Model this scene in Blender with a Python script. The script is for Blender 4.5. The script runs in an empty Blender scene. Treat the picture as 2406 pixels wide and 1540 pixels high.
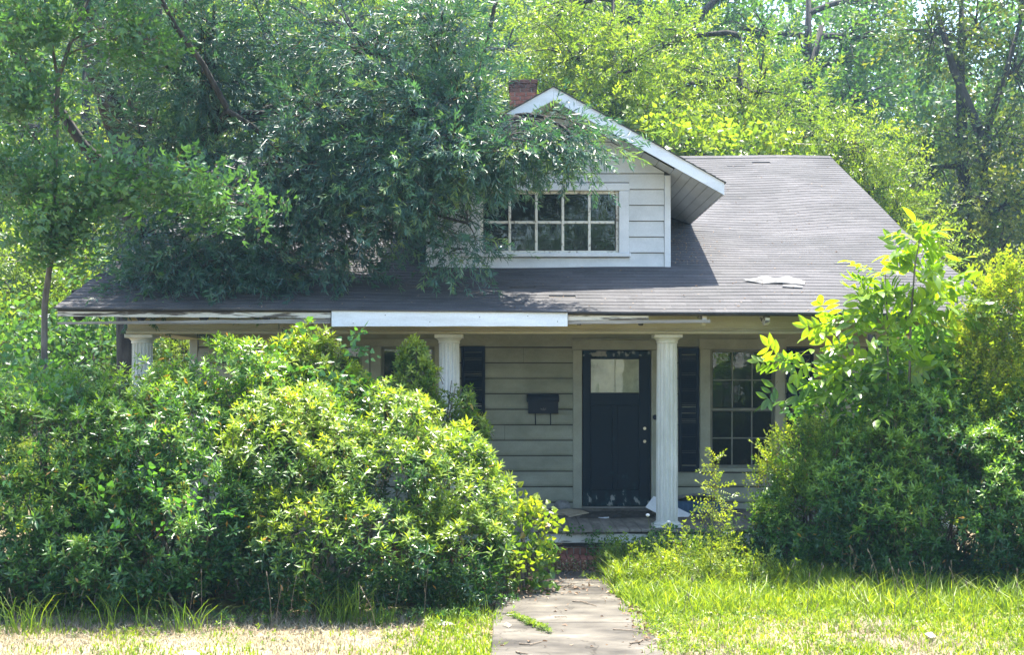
import bpy, math, random
import numpy as np
from mathutils import Vector, Matrix

random.seed(7)
rng = np.random.default_rng(7)
scene = bpy.context.scene
C = scene.collection
R = math.radians

# ------------------------------------------------------------------ camera, sky, sun, exposure
F = 3060.0                       # focal length in reference pixels (2406 wide), horizon row 900
cam_d = bpy.data.cameras.new('camera')
cam_d.sensor_width = 36; cam_d.lens = 36 * F / 2406; cam_d.shift_y = 130 / 2406
cam_d.clip_start = .1; cam_d.clip_end = 600
cam = bpy.data.objects.new('camera', cam_d); C.objects.link(cam)
cam.location = (0, 0, 2.1); cam.rotation_euler = (R(90), 0, 0)
scene.camera = cam

SUN_DIR = Vector((.13, .30, 1.2)).normalized()
world = bpy.data.worlds.new('World'); scene.world = world; world.use_nodes = True
wn = world.node_tree; bg = wn.nodes['Background']
sky = wn.nodes.new('ShaderNodeTexSky'); sky.sky_type = 'NISHITA'; sky.sun_disc = False
sky.sun_elevation = math.asin(SUN_DIR.z); sky.sun_rotation = math.atan2(SUN_DIR.x, SUN_DIR.y)
sky.air_density = 1.0; sky.dust_density = 1.6; sky.ozone_density = 1.0
wn.links.new(sky.outputs[0], bg.inputs[0]); bg.inputs[1].default_value = .145
sun_d = bpy.data.lights.new('sun', 'SUN'); sun_d.energy = 5.0; sun_d.angle = R(.53); sun_d.color = (1, .94, .83)
sun = bpy.data.objects.new('sun', sun_d); C.objects.link(sun)
sun.rotation_euler = SUN_DIR.to_track_quat('Z', 'Y').to_euler(); sun.location = (3, 20, 30)
scene.view_settings.view_transform = 'Standard'; scene.view_settings.look = 'None'
scene.view_settings.gamma = 1; scene.view_settings.use_curve_mapping = False
scene.view_settings.exposure = 2.22
cy = scene.cycles
cy.max_bounces = 7; cy.diffuse_bounces = 4; cy.glossy_bounces = 3; cy.transmission_bounces = 4; cy.transparent_max_bounces = 8
cy.caustics_reflective = False; cy.caustics_refractive = False
cy.use_denoising = True
cy.sample_clamp_indirect = 6

# ------------------------------------------------------------------ helpers
def W(px, py, Y):
    return Vector(((px - 1203) * Y / F, Y, 2.1 + (900 - py) * Y / F))
def PX(px, Y): return (px - 1203) * Y / F
def PZ(py, Y): return 2.1 + (900 - py) * Y / F

WM = {}
def link(o, parent=None, M=None):
    C.objects.link(o)
    M = M if M is not None else Matrix.Identity(4)
    if parent is not None:
        o.parent = parent; o.matrix_parent_inverse = WM[parent.name].inverted()
    o.matrix_basis = M
    WM[o.name] = M.copy()
    return o
def tag(o, label=None, cat=None, group=None, kind=None):
    if label: o['label'] = label
    if cat: o['category'] = cat
    if group: o['group'] = group
    if kind: o['kind'] = kind
    return o
def thing(name, label, cat, loc, group=None):
    o = bpy.data.objects.new(name, None); o.empty_display_size = .2
    link(o, None, Matrix.Translation(Vector(loc)))
    return tag(o, label, cat, group)

class MB:
    def __init__(s): s.v = []; s.f = []
    def add(s, v, f):
        n = len(s.v); s.v += [tuple(p) for p in v]; s.f += [tuple(i + n for i in q) for q in f]; return s
    def box(s, x0, x1, y0, y1, z0, z1):
        return s.hexa([(x0,y0,z0),(x1,y0,z0),(x1,y1,z0),(x0,y1,z0),(x0,y0,z1),(x1,y0,z1),(x1,y1,z1),(x0,y1,z1)])
    def hexa(s, v):
        return s.add(v, [(0,3,2,1),(4,5,6,7),(0,1,5,4),(1,2,6,5),(2,3,7,6),(3,0,4,7)])
    def cbox(s, x0, x1, y0, y1, z0, z1, c=.006):
        # box with chamfered front (low y) edges
        v = [(x0,y0+c,z0),(x1,y0+c,z0),(x1,y1,z0),(x0,y1,z0),(x0,y0+c,z1),(x1,y0+c,z1),(x1,y1,z1),(x0,y1,z1),
             (x0+c,y0,z0+c),(x1-c,y0,z0+c),(x1-c,y0,z1-c),(x0+c,y0,z1-c)]
        return s.add(v, [(0,3,2,1),(4,5,6,7),(1,2,6,5),(2,3,7,6),(3,0,4,7),(8,9,10,11),(0,1,9,8),(1,5,10,9),(5,4,11,10),(4,0,8,11)])
    def tube(s, pts, rad, n=8, cap=True):
        pts = [Vector(p) for p in pts]; k = len(pts)
        if not hasattr(rad, '__len__'): rad = [rad] * k
        prev = None; base = len(s.v)
        for i, p in enumerate(pts):
            d = (pts[min(i+1,k-1)] - pts[max(i-1,0)]).normalized()
            if prev is None:
                a = Vector((0,0,1)) if abs(d.z) < .9 else Vector((1,0,0)); u = d.cross(a).normalized()
            else:
                u = (prev - d * prev.dot(d)).normalized()
            prev = u; w = d.cross(u)
            for j in range(n):
                t = 2 * math.pi * j / n
                s.v.append(tuple(p + (u * math.cos(t) + w * math.sin(t)) * rad[i]))
        for i in range(k-1):
            for j in range(n):
                a = base + i*n + j; b = base + i*n + (j+1) % n
                s.f.append((a, b, b+n, a+n))
        if cap:
            s.f.append(tuple(base + j for j in range(n))[::-1]); s.f.append(tuple(base + (k-1)*n + j for j in range(n)))
        return s
    def lathe(s, cx, cy_, prof, n=24):
        base = len(s.v)
        for r, z in prof:
            for j in range(n):
                t = 2*math.pi*j/n; s.v.append((cx + r*math.cos(t), cy_ + r*math.sin(t), z))
        for i in range(len(prof)-1):
            for j in range(n):
                a = base+i*n+j; b = base+i*n+(j+1) % n; s.f.append((a, b, b+n, a+n))
        s.f.append(tuple(base + j for j in range(n))[::-1]); s.f.append(tuple(base+(len(prof)-1)*n+j for j in range(n)))
        return s
    def prism(s, poly, y0, y1):      # polygon in XZ extruded along Y
        n = len(poly)
        v = [(x, y0, z) for x, z in poly] + [(x, y1, z) for x, z in poly]
        f = [tuple(range(n)), tuple(range(2*n-1, n-1, -1))] + [(i, i+n, (i+1) % n + n, (i+1) % n) for i in range(n)]
        return s.add(v, f)
    def build(s, name, mat, parent=None, smooth=False, M=None, **kw):
        me = bpy.data.meshes.new(name); me.from_pydata(s.v, [], s.f); me.materials.append(mat)
        if smooth:
            for p in me.polygons: p.use_smooth = True
        o = bpy.data.objects.new(name, me); link(o, parent, M)
        return tag(o, **kw)
def shared(name, me, parent, M, **kw):
    return tag(link(bpy.data.objects.new(name, me), parent, M), **kw)

# ------------------------------------------------------------------ materials
def mat(name):
    m = bpy.data.materials.new(name); m.use_nodes = True
    nt = m.node_tree; return m, nt, nt.nodes['Principled BSDF']
def N(nt, t, **kw):
    n = nt.nodes.new(t)
    for k, v in kw.items(): setattr(n, k, v)
    return n
def ramp(nt, els, interp='LINEAR'):
    r = N(nt, 'ShaderNodeValToRGB'); r.color_ramp.interpolation = interp
    while len(r.color_ramp.elements) > 1: r.color_ramp.elements.remove(r.color_ramp.elements[-1])
    r.color_ramp.elements[0].position = els[0][0]; r.color_ramp.elements[0].color = (*els[0][1], 1)
    for p, c in els[1:]:
        e = r.color_ramp.elements.new(p); e.color = (*c, 1)
    return r
def surf(name, c1, c2, scale=(4,4,4), detail=6, rough=.7, bump=.15, lo=.35, hi=.65, spec=.3, c3=None, fine=60., metal=0.):
    """two-tone noise colour with fine grain; object coordinates"""
    m, nt, b = mat(name)
    tc = N(nt, 'ShaderNodeTexCoord'); mp = N(nt, 'ShaderNodeMapping'); mp.inputs['Scale'].default_value = scale
    nt.links.new(tc.outputs['Object'], mp.inputs[0])
    no = N(nt, 'ShaderNodeTexNoise'); no.inputs['Scale'].default_value = 1; no.inputs['Detail'].default_value = detail; no.inputs['Roughness'].default_value = .62
    nt.links.new(mp.outputs[0], no.inputs['Vector'])
    els = [(lo, c1), (hi, c2)] + ([(min(hi + .08, .99), c3)] if c3 else [])
    r = ramp(nt, els); nt.links.new(no.outputs[0], r.inputs[0])
    f = N(nt, 'ShaderNodeTexNoise'); f.inputs['Scale'].default_value = fine; f.inputs['Detail'].default_value = 3
    nt.links.new(tc.outputs['Object'], f.inputs['Vector'])
    mx = N(nt, 'ShaderNodeMix', data_type='RGBA', blend_type='MULTIPLY'); mx.inputs[0].default_value = .16
    g = ramp(nt, [(.3, (.55,.55,.55)), (.7, (1.15,1.15,1.15))]); nt.links.new(f.outputs[0], g.inputs[0])
    nt.links.new(r.outputs[0], mx.inputs[6]); nt.links.new(g.outputs[0], mx.inputs[7]); nt.links.new(mx.outputs[2], b.inputs['Base Color'])
    bp = N(nt, 'ShaderNodeBump'); bp.inputs['Strength'].default_value = bump; bp.inputs['Distance'].default_value = .01
    nt.links.new(no.outputs[0], bp.inputs['Height']); nt.links.new(bp.outputs[0], b.inputs['Normal'])
    b.inputs['Roughness'].default_value = rough; b.inputs['Specular IOR Level'].default_value = spec; b.inputs['Metallic'].default_value = metal
    return m

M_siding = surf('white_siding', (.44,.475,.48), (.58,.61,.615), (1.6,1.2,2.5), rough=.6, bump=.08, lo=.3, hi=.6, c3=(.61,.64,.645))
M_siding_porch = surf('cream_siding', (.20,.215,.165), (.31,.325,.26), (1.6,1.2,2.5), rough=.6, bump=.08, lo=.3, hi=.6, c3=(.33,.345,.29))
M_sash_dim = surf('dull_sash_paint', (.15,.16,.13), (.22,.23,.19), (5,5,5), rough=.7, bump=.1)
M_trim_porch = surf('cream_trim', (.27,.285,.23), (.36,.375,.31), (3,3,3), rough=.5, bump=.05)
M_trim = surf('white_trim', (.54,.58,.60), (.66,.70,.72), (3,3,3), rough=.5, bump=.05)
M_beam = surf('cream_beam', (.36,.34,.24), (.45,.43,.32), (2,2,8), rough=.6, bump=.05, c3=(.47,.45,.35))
M_fascia_new = surf('white_metal_fascia', (.54,.57,.58), (.72,.76,.79), (1,1,6), rough=.35, bump=.05, lo=.25, hi=.5, spec=.5)
M_peel = surf('peeling_painted_wood', (.10,.085,.07), (.62,.60,.54), (2.5,8,26), detail=9, rough=.8, bump=.5, lo=.42, hi=.5)
M_skirt = surf('chipped_white_skirt_paint', (.10,.085,.07), (.60,.60,.56), (3,8,20), detail=9, rough=.8, bump=.4, lo=.33, hi=.40)
M_greywood = surf('grey_weathered_wood', (.19,.175,.155), (.36,.34,.31), (2,10,40), detail=9, rough=.85, bump=.5)
M_darkwood = surf('dark_old_wood', (.022,.022,.022), (.07,.06,.05), (3,10,10), rough=.9, bump=.4)
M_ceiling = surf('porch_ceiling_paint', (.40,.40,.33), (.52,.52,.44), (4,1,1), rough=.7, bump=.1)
M_floor = surf('old_porch_floor', (.09,.08,.065), (.23,.21,.175), (8,2,4), detail=8, rough=.9, bump=.3)
M_sashpeel = surf('peeling_window_paint', (.24,.22,.17), (.68,.68,.60), (18,18,18), detail=8, rough=.75, bump=.5, lo=.36, hi=.47)
M_column = surf('column_paint', (.46,.47,.42), (.66,.67,.64), (3,3,1.2), rough=.5, bump=.05)
M_shutter = surf('black_shutter', (.003,.008,.018), (.006,.013,.026), (6,6,6), rough=.7, bump=.05, spec=.15)
M_black = surf('black_metal', (.004,.009,.020), (.007,.014,.028), (9,9,9), rough=.5, bump=.05, spec=.2)
M_brick = surf('red_brick', (.13,.05,.035), (.26,.10,.065), (14,14,14), rough=.9, bump=.4)
M_brick_dark = surf('sooty_brick', (.035,.025,.024), (.15,.07,.05), (9,9,9), rough=.95, bump=.4)
M_mortar = surf('mortar', (.25,.23,.20), (.36,.34,.30), (20,20,20), rough=.95, bump=.3)
M_room = surf('dim_room_wall', (.20,.19,.17), (.26,.25,.22), (1,1,1), rough=.9, bump=0)
M_brass = surf('worn_brass', (.55,.50,.38), (.7,.66,.52), (30,30,30), rough=.35, bump=0, metal=.9)
M_card = surf('weathered_cardboard', (.36,.29,.19), (.50,.43,.32), (10,10,10), rough=.9, bump=.2)
M_white = surf('white_sheet', (.70,.73,.78), (.80,.83,.87), (5,5,5), rough=.5, bump=.05)
M_blue = surf('faded_blue_plastic', (.04,.10,.20), (.08,.17,.30), (8,8,8), rough=.5, bump=.1)
M_greycloth = surf('grey_cloth', (.16,.16,.16), (.28,.28,.28), (12,12,12), rough=.95, bump=.5)
M_paperback = surf('yellowed_window_paper', (.34,.37,.30), (.70,.74,.62), (3,3,3), rough=.7, bump=.02)
M_curtain = surf('pale_torn_curtain', (.42,.40,.37), (.62,.60,.56), (12,12,3), rough=.9, bump=.2)
M_bark = surf('oak_bark', (.018,.017,.016), (.060,.056,.050), (14,14,3), detail=8, rough=.95, bump=1.0)
M_bark2 = surf('grey_bark', (.07,.06,.05), (.17,.15,.125), (16,16,4), detail=8, rough=.95, bump=.8)
M_twig = surf('dry_twig', (.11,.085,.06), (.24,.19,.14), (30,30,30), rough=.9, bump=.3)
M_stem = surf('green_stem', (.09,.13,.035), (.16,.17,.06), (20,20,20), rough=.7, bump=.1)
M_litter_paper = surf('dirty_paper', (.22,.21,.18), (.42,.41,.37), (20,20,20), rough=.8, bump=.2)
M_scrap = surf('torn_roofing_underside', (.06,.06,.062), (.20,.20,.20), (9,9,9), rough=.8, bump=.3)
M_flower = surf('white_flower', (.75,.72,.66), (.85,.83,.8), (40,40,40), rough=.8, bump=.2)

def shingle_mat():
    m, nt, b = mat('grey_asphalt_shingle')
    tc = N(nt, 'ShaderNodeTexCoord'); geo = N(nt, 'ShaderNodeNewGeometry')
    at = N(nt, 'ShaderNodeAttribute'); at.attribute_name = 'rnd'
    oi = N(nt, 'ShaderNodeObjectInfo')
    ad = N(nt, 'ShaderNodeMath', operation='ADD'); nt.links.new(at.outputs['Fac'], ad.inputs[0]); nt.links.new(oi.outputs['Random'], ad.inputs[1])
    fr = N(nt, 'ShaderNodeMath', operation='FRACT'); nt.links.new(ad.outputs[0], fr.inputs[0])
    r = ramp(nt, [(0, (.064,.0635,.067)), (.5, (.073,.072,.0755)), (1, (.084,.083,.086))]); nt.links.new(fr.outputs[0], r.inputs[0])
    n1 = N(nt, 'ShaderNodeTexNoise'); n1.inputs['Scale'].default_value = .8; n1.inputs['Detail'].default_value = 7; n1.inputs['Roughness'].default_value = .65
    nt.links.new(geo.outputs['Position'], n1.inputs['Vector'])
    g1 = ramp(nt, [(.30, (.62,.63,.62)), (.60, (1.08,1.06,1.06))]); nt.links.new(n1.outputs[0], g1.inputs[0])
    n2 = N(nt, 'ShaderNodeTexNoise'); n2.inputs['Scale'].default_value = 170; n2.inputs['Detail'].default_value = 2
    nt.links.new(geo.outputs['Position'], n2.inputs['Vector'])
    g2 = ramp(nt, [(.35, (.6,.6,.6)), (.60, (1.1,1.1,1.1)), (.70, (2.0,2.0,2.0))]); nt.links.new(n2.outputs[0], g2.inputs[0])
    a = N(nt, 'ShaderNodeMix', data_type='RGBA', blend_type='MULTIPLY'); a.inputs[0].default_value = 1
    c = N(nt, 'ShaderNodeMix', data_type='RGBA', blend_type='MULTIPLY'); c.inputs[0].default_value = 1
    nt.links.new(r.outputs[0], a.inputs[6]); nt.links.new(g1.outputs[0], a.inputs[7]); nt.links.new(a.outputs[2], c.inputs[6]); nt.links.new(g2.outputs[0], c.inputs[7])
    nt.links.new(c.outputs[2], b.inputs['Base Color']); b.inputs['Roughness'].default_value = .9; b.inputs['Specular IOR Level'].default_value = .25
    bp = N(nt, 'ShaderNodeBump'); bp.inputs['Strength'].default_value = .4; bp.inputs['Distance'].default_value = .004
    nt.links.new(n2.outputs[0], bp.inputs['Height']); nt.links.new(bp.outputs[0], b.inputs['Normal'])
    return m
M_shingle = shingle_mat()

def glass_mat(name='old_window_glass', tint=(.45,.50,.50), refl=.055, dif=.035):
    m, nt, b = mat(name); nt.nodes.remove(b)
    out = nt.nodes['Material Output']
    tr = N(nt, 'ShaderNodeBsdfTransparent'); tr.inputs[0].default_value = (*tint,1)
    gl = N(nt, 'ShaderNodeBsdfGlossy'); gl.inputs['Roughness'].default_value = .03; gl.inputs[0].default_value = (1,1,1,1)
    no = N(nt, 'ShaderNodeTexNoise'); no.inputs['Scale'].default_value = 5
    geo = N(nt, 'ShaderNodeNewGeometry'); nt.links.new(geo.outputs['Position'], no.inputs['Vector'])
    bp = N(nt, 'ShaderNodeBump'); bp.inputs['Strength'].default_value = .12; bp.inputs['Distance'].default_value = .02
    nt.links.new(no.outputs[0], bp.inputs['Height']); nt.links.new(bp.outputs[0], gl.inputs['Normal'])
    df = N(nt, 'ShaderNodeBsdfDiffuse'); df.inputs[0].default_value = (.25,.27,.25,1)
    m1 = N(nt, 'ShaderNodeMixShader'); m1.inputs[0].default_value = dif
    nt.links.new(tr.outputs[0], m1.inputs[1]); nt.links.new(df.outputs[0], m1.inputs[2])
    m2 = N(nt, 'ShaderNodeMixShader'); m2.inputs[0].default_value = refl
    nt.links.new(m1.outputs[0], m2.inputs[1]); nt.links.new(gl.outputs[0], m2.inputs[2]); nt.links.new(m2.outputs[0], out.inputs[0])
    return m
M_glass = glass_mat()
M_glass_clear = glass_mat('clear_door_glass', (.97,.98,.96), .05, .02)

def door_mat():
    m, nt, b = mat('peeling_dark_door_paint')
    tc = N(nt, 'ShaderNodeTexCoord'); sp = N(nt, 'ShaderNodeSeparateXYZ')
    nt.links.new(tc.outputs['Object'], sp.inputs[0])
    no = N(nt, 'ShaderNodeTexNoise'); no.inputs['Scale'].default_value = 9; no.inputs['Detail'].default_value = 8; no.inputs['Roughness'].default_value = .6
    mp = N(nt, 'ShaderNodeMapping'); mp.inputs['Scale'].default_value = (1,1,.7); nt.links.new(tc.outputs['Object'], mp.inputs[0]); nt.links.new(mp.outputs[0], no.inputs[0])
    # height influence: more flaking at foot and head of the door
    mr = N(nt, 'ShaderNodeMapRange'); mr.inputs[1].default_value = .4; mr.inputs[2].default_value = 1.15; mr.inputs[3].default_value = .125; mr.inputs[4].default_value = -.10
    nt.links.new(sp.outputs['Z'], mr.inputs[0])
    mr2 = N(nt, 'ShaderNodeMapRange'); mr2.inputs[1].default_value = 2.42; mr2.inputs[2].default_value = 2.46; mr2.inputs[3].default_value = 0; mr2.inputs[4].default_value = .235
    nt.links.new(sp.outputs['Z'], mr2.inputs[0])
    a = N(nt, 'ShaderNodeMath', operation='ADD'); nt.links.new(no.outputs[0], a.inputs[0]); nt.links.new(mr.outputs[0], a.inputs[1])
    a2 = N(nt, 'ShaderNodeMath', operation='ADD'); nt.links.new(a.outputs[0], a2.inputs[0]); nt.links.new(mr2.outputs[0], a2.inputs[1])
    r = ramp(nt, [(.55, (.003,.010,.020)), (.665, (.008,.032,.045)), (.68, (.20,.22,.21)), (.75, (.30,.30,.28))]); nt.links.new(a2.outputs[0], r.inputs[0])
    nt.links.new(r.outputs[0], b.inputs['Base Color']); b.inputs['Roughness'].default_value = .6; b.inputs['Specular IOR Level'].default_value = .18
    bp = N(nt, 'ShaderNodeBump'); bp.inputs['Strength'].default_value = .3; bp.inputs['Distance'].default_value = .004
    nt.links.new(r.outputs[0], bp.inputs['Height']); nt.links.new(bp.outputs[0], b.inputs['Normal'])
    return m
M_door = door_mat()

def leaf_mat(name, cols, trans=(2.0,1.9,.55), tfac=.42, rough=.38, stem=(.09,.07,.045), accent=None, spec=.5):
    """cols: dark -> light leaf colours chosen by the per-leaf number; below zero = stem"""
    m, nt, b = mat(name)
    at = N(nt, 'ShaderNodeAttribute'); at.attribute_name = 'rnd'
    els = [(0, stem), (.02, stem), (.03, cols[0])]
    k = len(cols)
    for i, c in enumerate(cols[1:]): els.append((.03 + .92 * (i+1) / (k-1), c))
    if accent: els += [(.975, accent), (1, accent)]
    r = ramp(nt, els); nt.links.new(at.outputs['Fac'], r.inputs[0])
    nt.links.new(r.outputs[0], b.inputs['Base Color'])
    b.inputs['Roughness'].default_value = rough; b.inputs['Specular IOR Level'].default_value = spec
    mx = N(nt, 'ShaderNodeMix', data_type='RGBA', blend_type='MULTIPLY'); mx.inputs[0].default_value = 1; mx.inputs[7].default_value = (*trans, 1)
    nt.links.new(r.outputs[0], mx.inputs[6])
    tl = N(nt, 'ShaderNodeBsdfTranslucent'); nt.links.new(mx.outputs[2], tl.inputs[0])
    ms = N(nt, 'ShaderNodeMixShader'); ms.inputs[0].default_value = tfac
    out = nt.nodes['Material Output']
    nt.links.new(b.outputs[0], ms.inputs[1]); nt.links.new(tl.outputs[0], ms.inputs[2]); nt.links.new(ms.outputs[0], out.inputs[0])
    return m
L_azalea = leaf_mat('azalea_leaf', [(.016,.062,.026), (.035,.105,.026), (.11,.20,.026), (.25,.33,.04)], accent=(.36,.20,.05), rough=.32, spec=.7)  # dark end toned like shaded leaves, light end like sunlit ones
L_fresh = leaf_mat('fresh_green_azalea_leaf', [(.018,.072,.032), (.04,.125,.034), (.09,.20,.036), (.20,.32,.045)], accent=(.36,.20,.05), rough=.32, spec=.7)
L_vine = leaf_mat('vine_leaf', [(.03,.10,.03), (.055,.155,.04), (.10,.22,.05)], rough=.3)
L_privet = leaf_mat('privet_leaf', [(.025,.085,.022), (.09,.17,.022), (.25,.31,.04)], accent=(.36,.26,.09))
L_oak = leaf_mat('willow_oak_leaf', [(.015,.056,.058), (.030,.095,.088), (.060,.15,.10), (.20,.29,.08)], tfac=.32, rough=.36, spec=.8)
L_elder = leaf_mat('box_elder_leaf', [(.035,.10,.048), (.06,.15,.060), (.10,.21,.065)], rough=.4, tfac=.36)
L_ash = leaf_mat('ash_leaf', [(.045,.12,.022), (.12,.22,.020), (.23,.33,.025)], rough=.3, trans=(1.9,1.9,.4), tfac=.5, spec=.6)
L_bright = leaf_mat('bright_tree_leaf', [(.045,.11,.026), (.13,.20,.03), (.24,.30,.045)], trans=(2.0,1.9,.65), tfac=.48)
L_mid = leaf_mat('mid_green_tree_leaf', [(.028,.085,.036), (.055,.13,.040), (.12,.20,.042)], trans=(2.0,1.9,.6), tfac=.45)
L_dark = leaf_mat('dark_tree_leaf', [(.02,.055,.022), (.04,.085,.028), (.10,.15,.03), (.19,.21,.04)], trans=(1.9,1.7,.5), tfac=.4)
L_grass = leaf_mat('grass_blade', [(.06,.13,.015), (.155,.235,.022), (.27,.33,.04)], accent=(.42,.37,.20), rough=.5, tfac=.45)
L_dry = leaf_mat('dry_grass_blade', [(.22,.185,.115), (.32,.28,.19), (.42,.38,.29)], trans=(1,1,.9), rough=.7, tfac=.3)
L_litter = leaf_mat('dead_leaf', [(.09,.055,.03), (.19,.12,.07), (.34,.25,.16)], trans=(1.1,.9,.7), rough=.7, tfac=.2)

# ------------------------------------------------------------------ leaf machinery
def leaf_geo(L, Wd, kind='ell', fold=.25, droop=.15):
    """leaf along +Y, face +Z"""
    h = Wd / 2
    def P(x, y): return (x, y * L, abs(x) * fold - droop * L * y * y)
    if kind == 'dia':
        v = [P(0,0), P(-h,.5), P(h,.5), P(0,1)]; f = [(0,2,3), (0,3,1)]
    elif kind == 'ell':
        v = [P(0,0), P(-h,.45), P(0,.5), P(h,.45), P(0,1)]; f = [(0,2,1), (1,2,4), (0,3,2), (3,4,2)]
    elif kind == 'broad':
        v = [P(0,0), P(-h*.75,.22), P(-h,.5), P(-h*.55,.8), P(0,1), P(h*.55,.8), P(h,.5), P(h*.75,.22), P(0,.5)]
        f = [(8,i+1,i) for i in range(7)] + [(8,0,7)]
    elif kind == 'heart':
        v = [P(0,.12), P(-h*.6,0), P(-h,.3), P(-h*.5,.7), P(0,1), P(h*.5,.7), P(h,.3), P(h*.6,0)]
        f = [(0,4,3), (0,3,2), (0,2,1), (0,5,4), (0,6,5), (0,7,6)]
    elif kind == 'tooth':            # ash leaflet, wavy edge
        pts = [(.0,0), (.5,.16), (.80,.28), (.92,.40), (1,.52), (.86,.64), (.70,.76), (.40,.88), (0,1)]
        v = [P(-h*a, b) for a, b in pts] + [P(h*a, b) for a, b in pts[1:-1]] + [P(0,.3), P(0,.65)]
        A, B = len(v)-2, len(v)-1
        f = [(A,1,0), (A,2,1), (A,3,2), (A,4,3), (B,4,A), (B,5,4), (B,6,5), (B,7,6), (B,8,7)]
        rr = [0] + list(range(9, 16)) + [8]
        f += [(A,rr[0],rr[1]), (A,rr[1],rr[2]), (A,rr[2],rr[3]), (A,rr[3],rr[4]), (B,A,rr[4]), (B,rr[4],rr[5]), (B,rr[5],rr[6]), (B,rr[6],rr[7]), (B,rr[7],rr[8])]
    return np.array(v, float), np.array(f, int)
def frame(d, up):
    d = np.array(d, float); d /= np.linalg.norm(d); up = np.array(up, float)
    x = np.cross(d, up); n = np.linalg.norm(x)
    x = x / n if n > 1e-6 else np.array((1., 0, 0)); z = np.cross(x, d)
    return np.stack([x, d, z], 1)       # columns: side, along, normal
class Spray:
    """leaves on a shoot that grows along +Z from the origin"""
    def __init__(s, geo): s.geo = geo; s.leaves = []; s.stems = []
    def leaf(s, o, d, up, k=1., r=0.): s.leaves.append((np.array(o, float), frame(d, up), k, r)); return s
    def stem(s, a, b, w): s.stems.append((np.array(a, float), np.array(b, float), w)); return s
    def bake(s):
        gv, gf = s.geo; V = []; Fc = []; A = []; n = 0
        for o, fr, k, r in s.leaves:
            V.append(o + (gv * k) @ fr.T); Fc.append(gf + n); A.append(np.full(len(gv), r)); n += len(gv)
        for a, b, w in s.stems:
            d = b - a; x = np.cross(d, (0.3, .9, .1)); x = x / np.linalg.norm(x) * w
            V.append(np.array([a - x, a + x, b])); Fc.append(np.array([[0,1,2]]) + n); A.append(np.full(3, -9.)); n += 3
        s.V = np.concatenate(V); s.F = np.concatenate(Fc); s.A = np.concatenate(A); return s
def rosette(L, Wd, n, kind='ell', low=3):
    s = Spray(leaf_geo(L, Wd, kind, .3, random.uniform(.05,.25)))
    H = L * .45
    for i in range(n):
        t = i * 2.4 + random.uniform(-.3,.3); q = i / max(n-1, 1)
        tilt = R(85 - 60 * q + random.uniform(-10,10))
        d = (math.cos(t)*math.sin(tilt), math.sin(t)*math.sin(tilt), math.cos(tilt))
        s.leaf((0,0,H*(.25+.75*q)), d, (0,0,1), random.uniform(.8,1.1) * (1 - .3*q), .10*q + random.uniform(-.07,.07))
    for i in range(low):
        t = random.uniform(0,6.28); s.leaf((0,0,-L*.5*i), (math.cos(t),math.sin(t),.25), (0,0,1), random.uniform(.8,1.1), -.15 + random.uniform(-.05,.05))
    s.stem((0,0,-L*1.6), (0,0,H), .004); return s.bake()
def twig(L, Wd, n, length, kind='dia', ang=55, tipclump=0, alt=True, pet=0., fold=.2, droop=.12, flat=.5):
    s = Spray(leaf_geo(L, Wd, kind, fold, droop))
    for i in range(n):
        q = (i + .5) / n; z = length * q
        t = (i * math.pi if alt else i * 2.4) + random.uniform(-.6,.6)
        a = R(ang + random.uniform(-18,18)) * (1 - .35*q)
        d = (math.cos(t)*math.sin(a), math.sin(t)*math.sin(a)*flat + random.uniform(-.2,.2), math.cos(a))
        s.leaf((d[0]*pet, d[1]*pet, z), d, (0, 1, random.uniform(-.5,.5)), random.uniform(.75,1.15), random.uniform(-.1,.1) + .08*q)
    for i in range(tipclump):
        t = i * 2.1 + random.random(); a = R(random.uniform(15,50))
        s.leaf((0,0,length), (math.cos(t)*math.sin(a), math.sin(t)*math.sin(a), math.cos(a)), (0,1,.3), random.uniform(.6,.9), .12)
    s.stem((0,0,-length*.2), (0,0,length), .003); return s.bake()
def compound(L, Wd, pairs, rach, kind='ell', n=1, spread=.6):
    """n pinnate leaves fanned out, drooping"""
    s = Spray(leaf_geo(L, Wd, kind, .22, .22))
    for j in range(n):
        t = 2*math.pi*j/max(n,1) + random.uniform(-.4,.4)
        h = np.array((math.cos(t)*spread, math.sin(t)*spread, .8 if n > 1 else 1.)); h /= np.linalg.norm(h)
        side = np.cross(h, (0,0,1.)) if n > 1 else np.array((1.,0,0)); side /= np.linalg.norm(side); up = np.cross(side, h)
        end = h * rach
        s.stem((0,0,0), end, .003)
        for i in range(pairs):
            q = .35 + .65 * i / max(pairs-1, 1) if pairs > 1 else .6
            for sg in (-1, 1):
                s.leaf(end*q, side*sg + h*.55 + np.random.uniform(-.1,.1,3), up, random.uniform(.8,1.05), random.uniform(-.1,.1))
        s.leaf(end, h, up, 1.05, .05)
    return s.bake()

def frames_from(dirs):
    n = len(dirs); d = dirs / np.linalg.norm(dirs, axis=1)[:, None]
    a = rng.normal(size=(n,3)); x = np.cross(d, a); x /= np.linalg.norm(x, axis=1)[:, None]; y = np.cross(d, x)
    return np.stack([x, y, d], 2)
def np_mesh(name, V, T, A, material, flat=True):
    me = bpy.data.meshes.new(name)
    me.vertices.add(len(V)); me.loops.add(len(T)*3); me.polygons.add(len(T))
    me.vertices.foreach_set('co', V.astype(np.float32).ravel())
    me.loops.foreach_set('vertex_index', T.astype(np.int32).ravel())
    me.polygons.foreach_set('loop_start', np.arange(0, len(T)*3, 3, dtype=np.int32))
    at = me.attributes.new('rnd', 'FLOAT', 'POINT'); at.data.foreach_set('value', A.astype(np.float32))
    me.materials.append(material); me.update(calc_edges=True)
    if flat: me.shade_flat()
    return me
LEAF_CACHE = {}
TRIS = [0]
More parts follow.
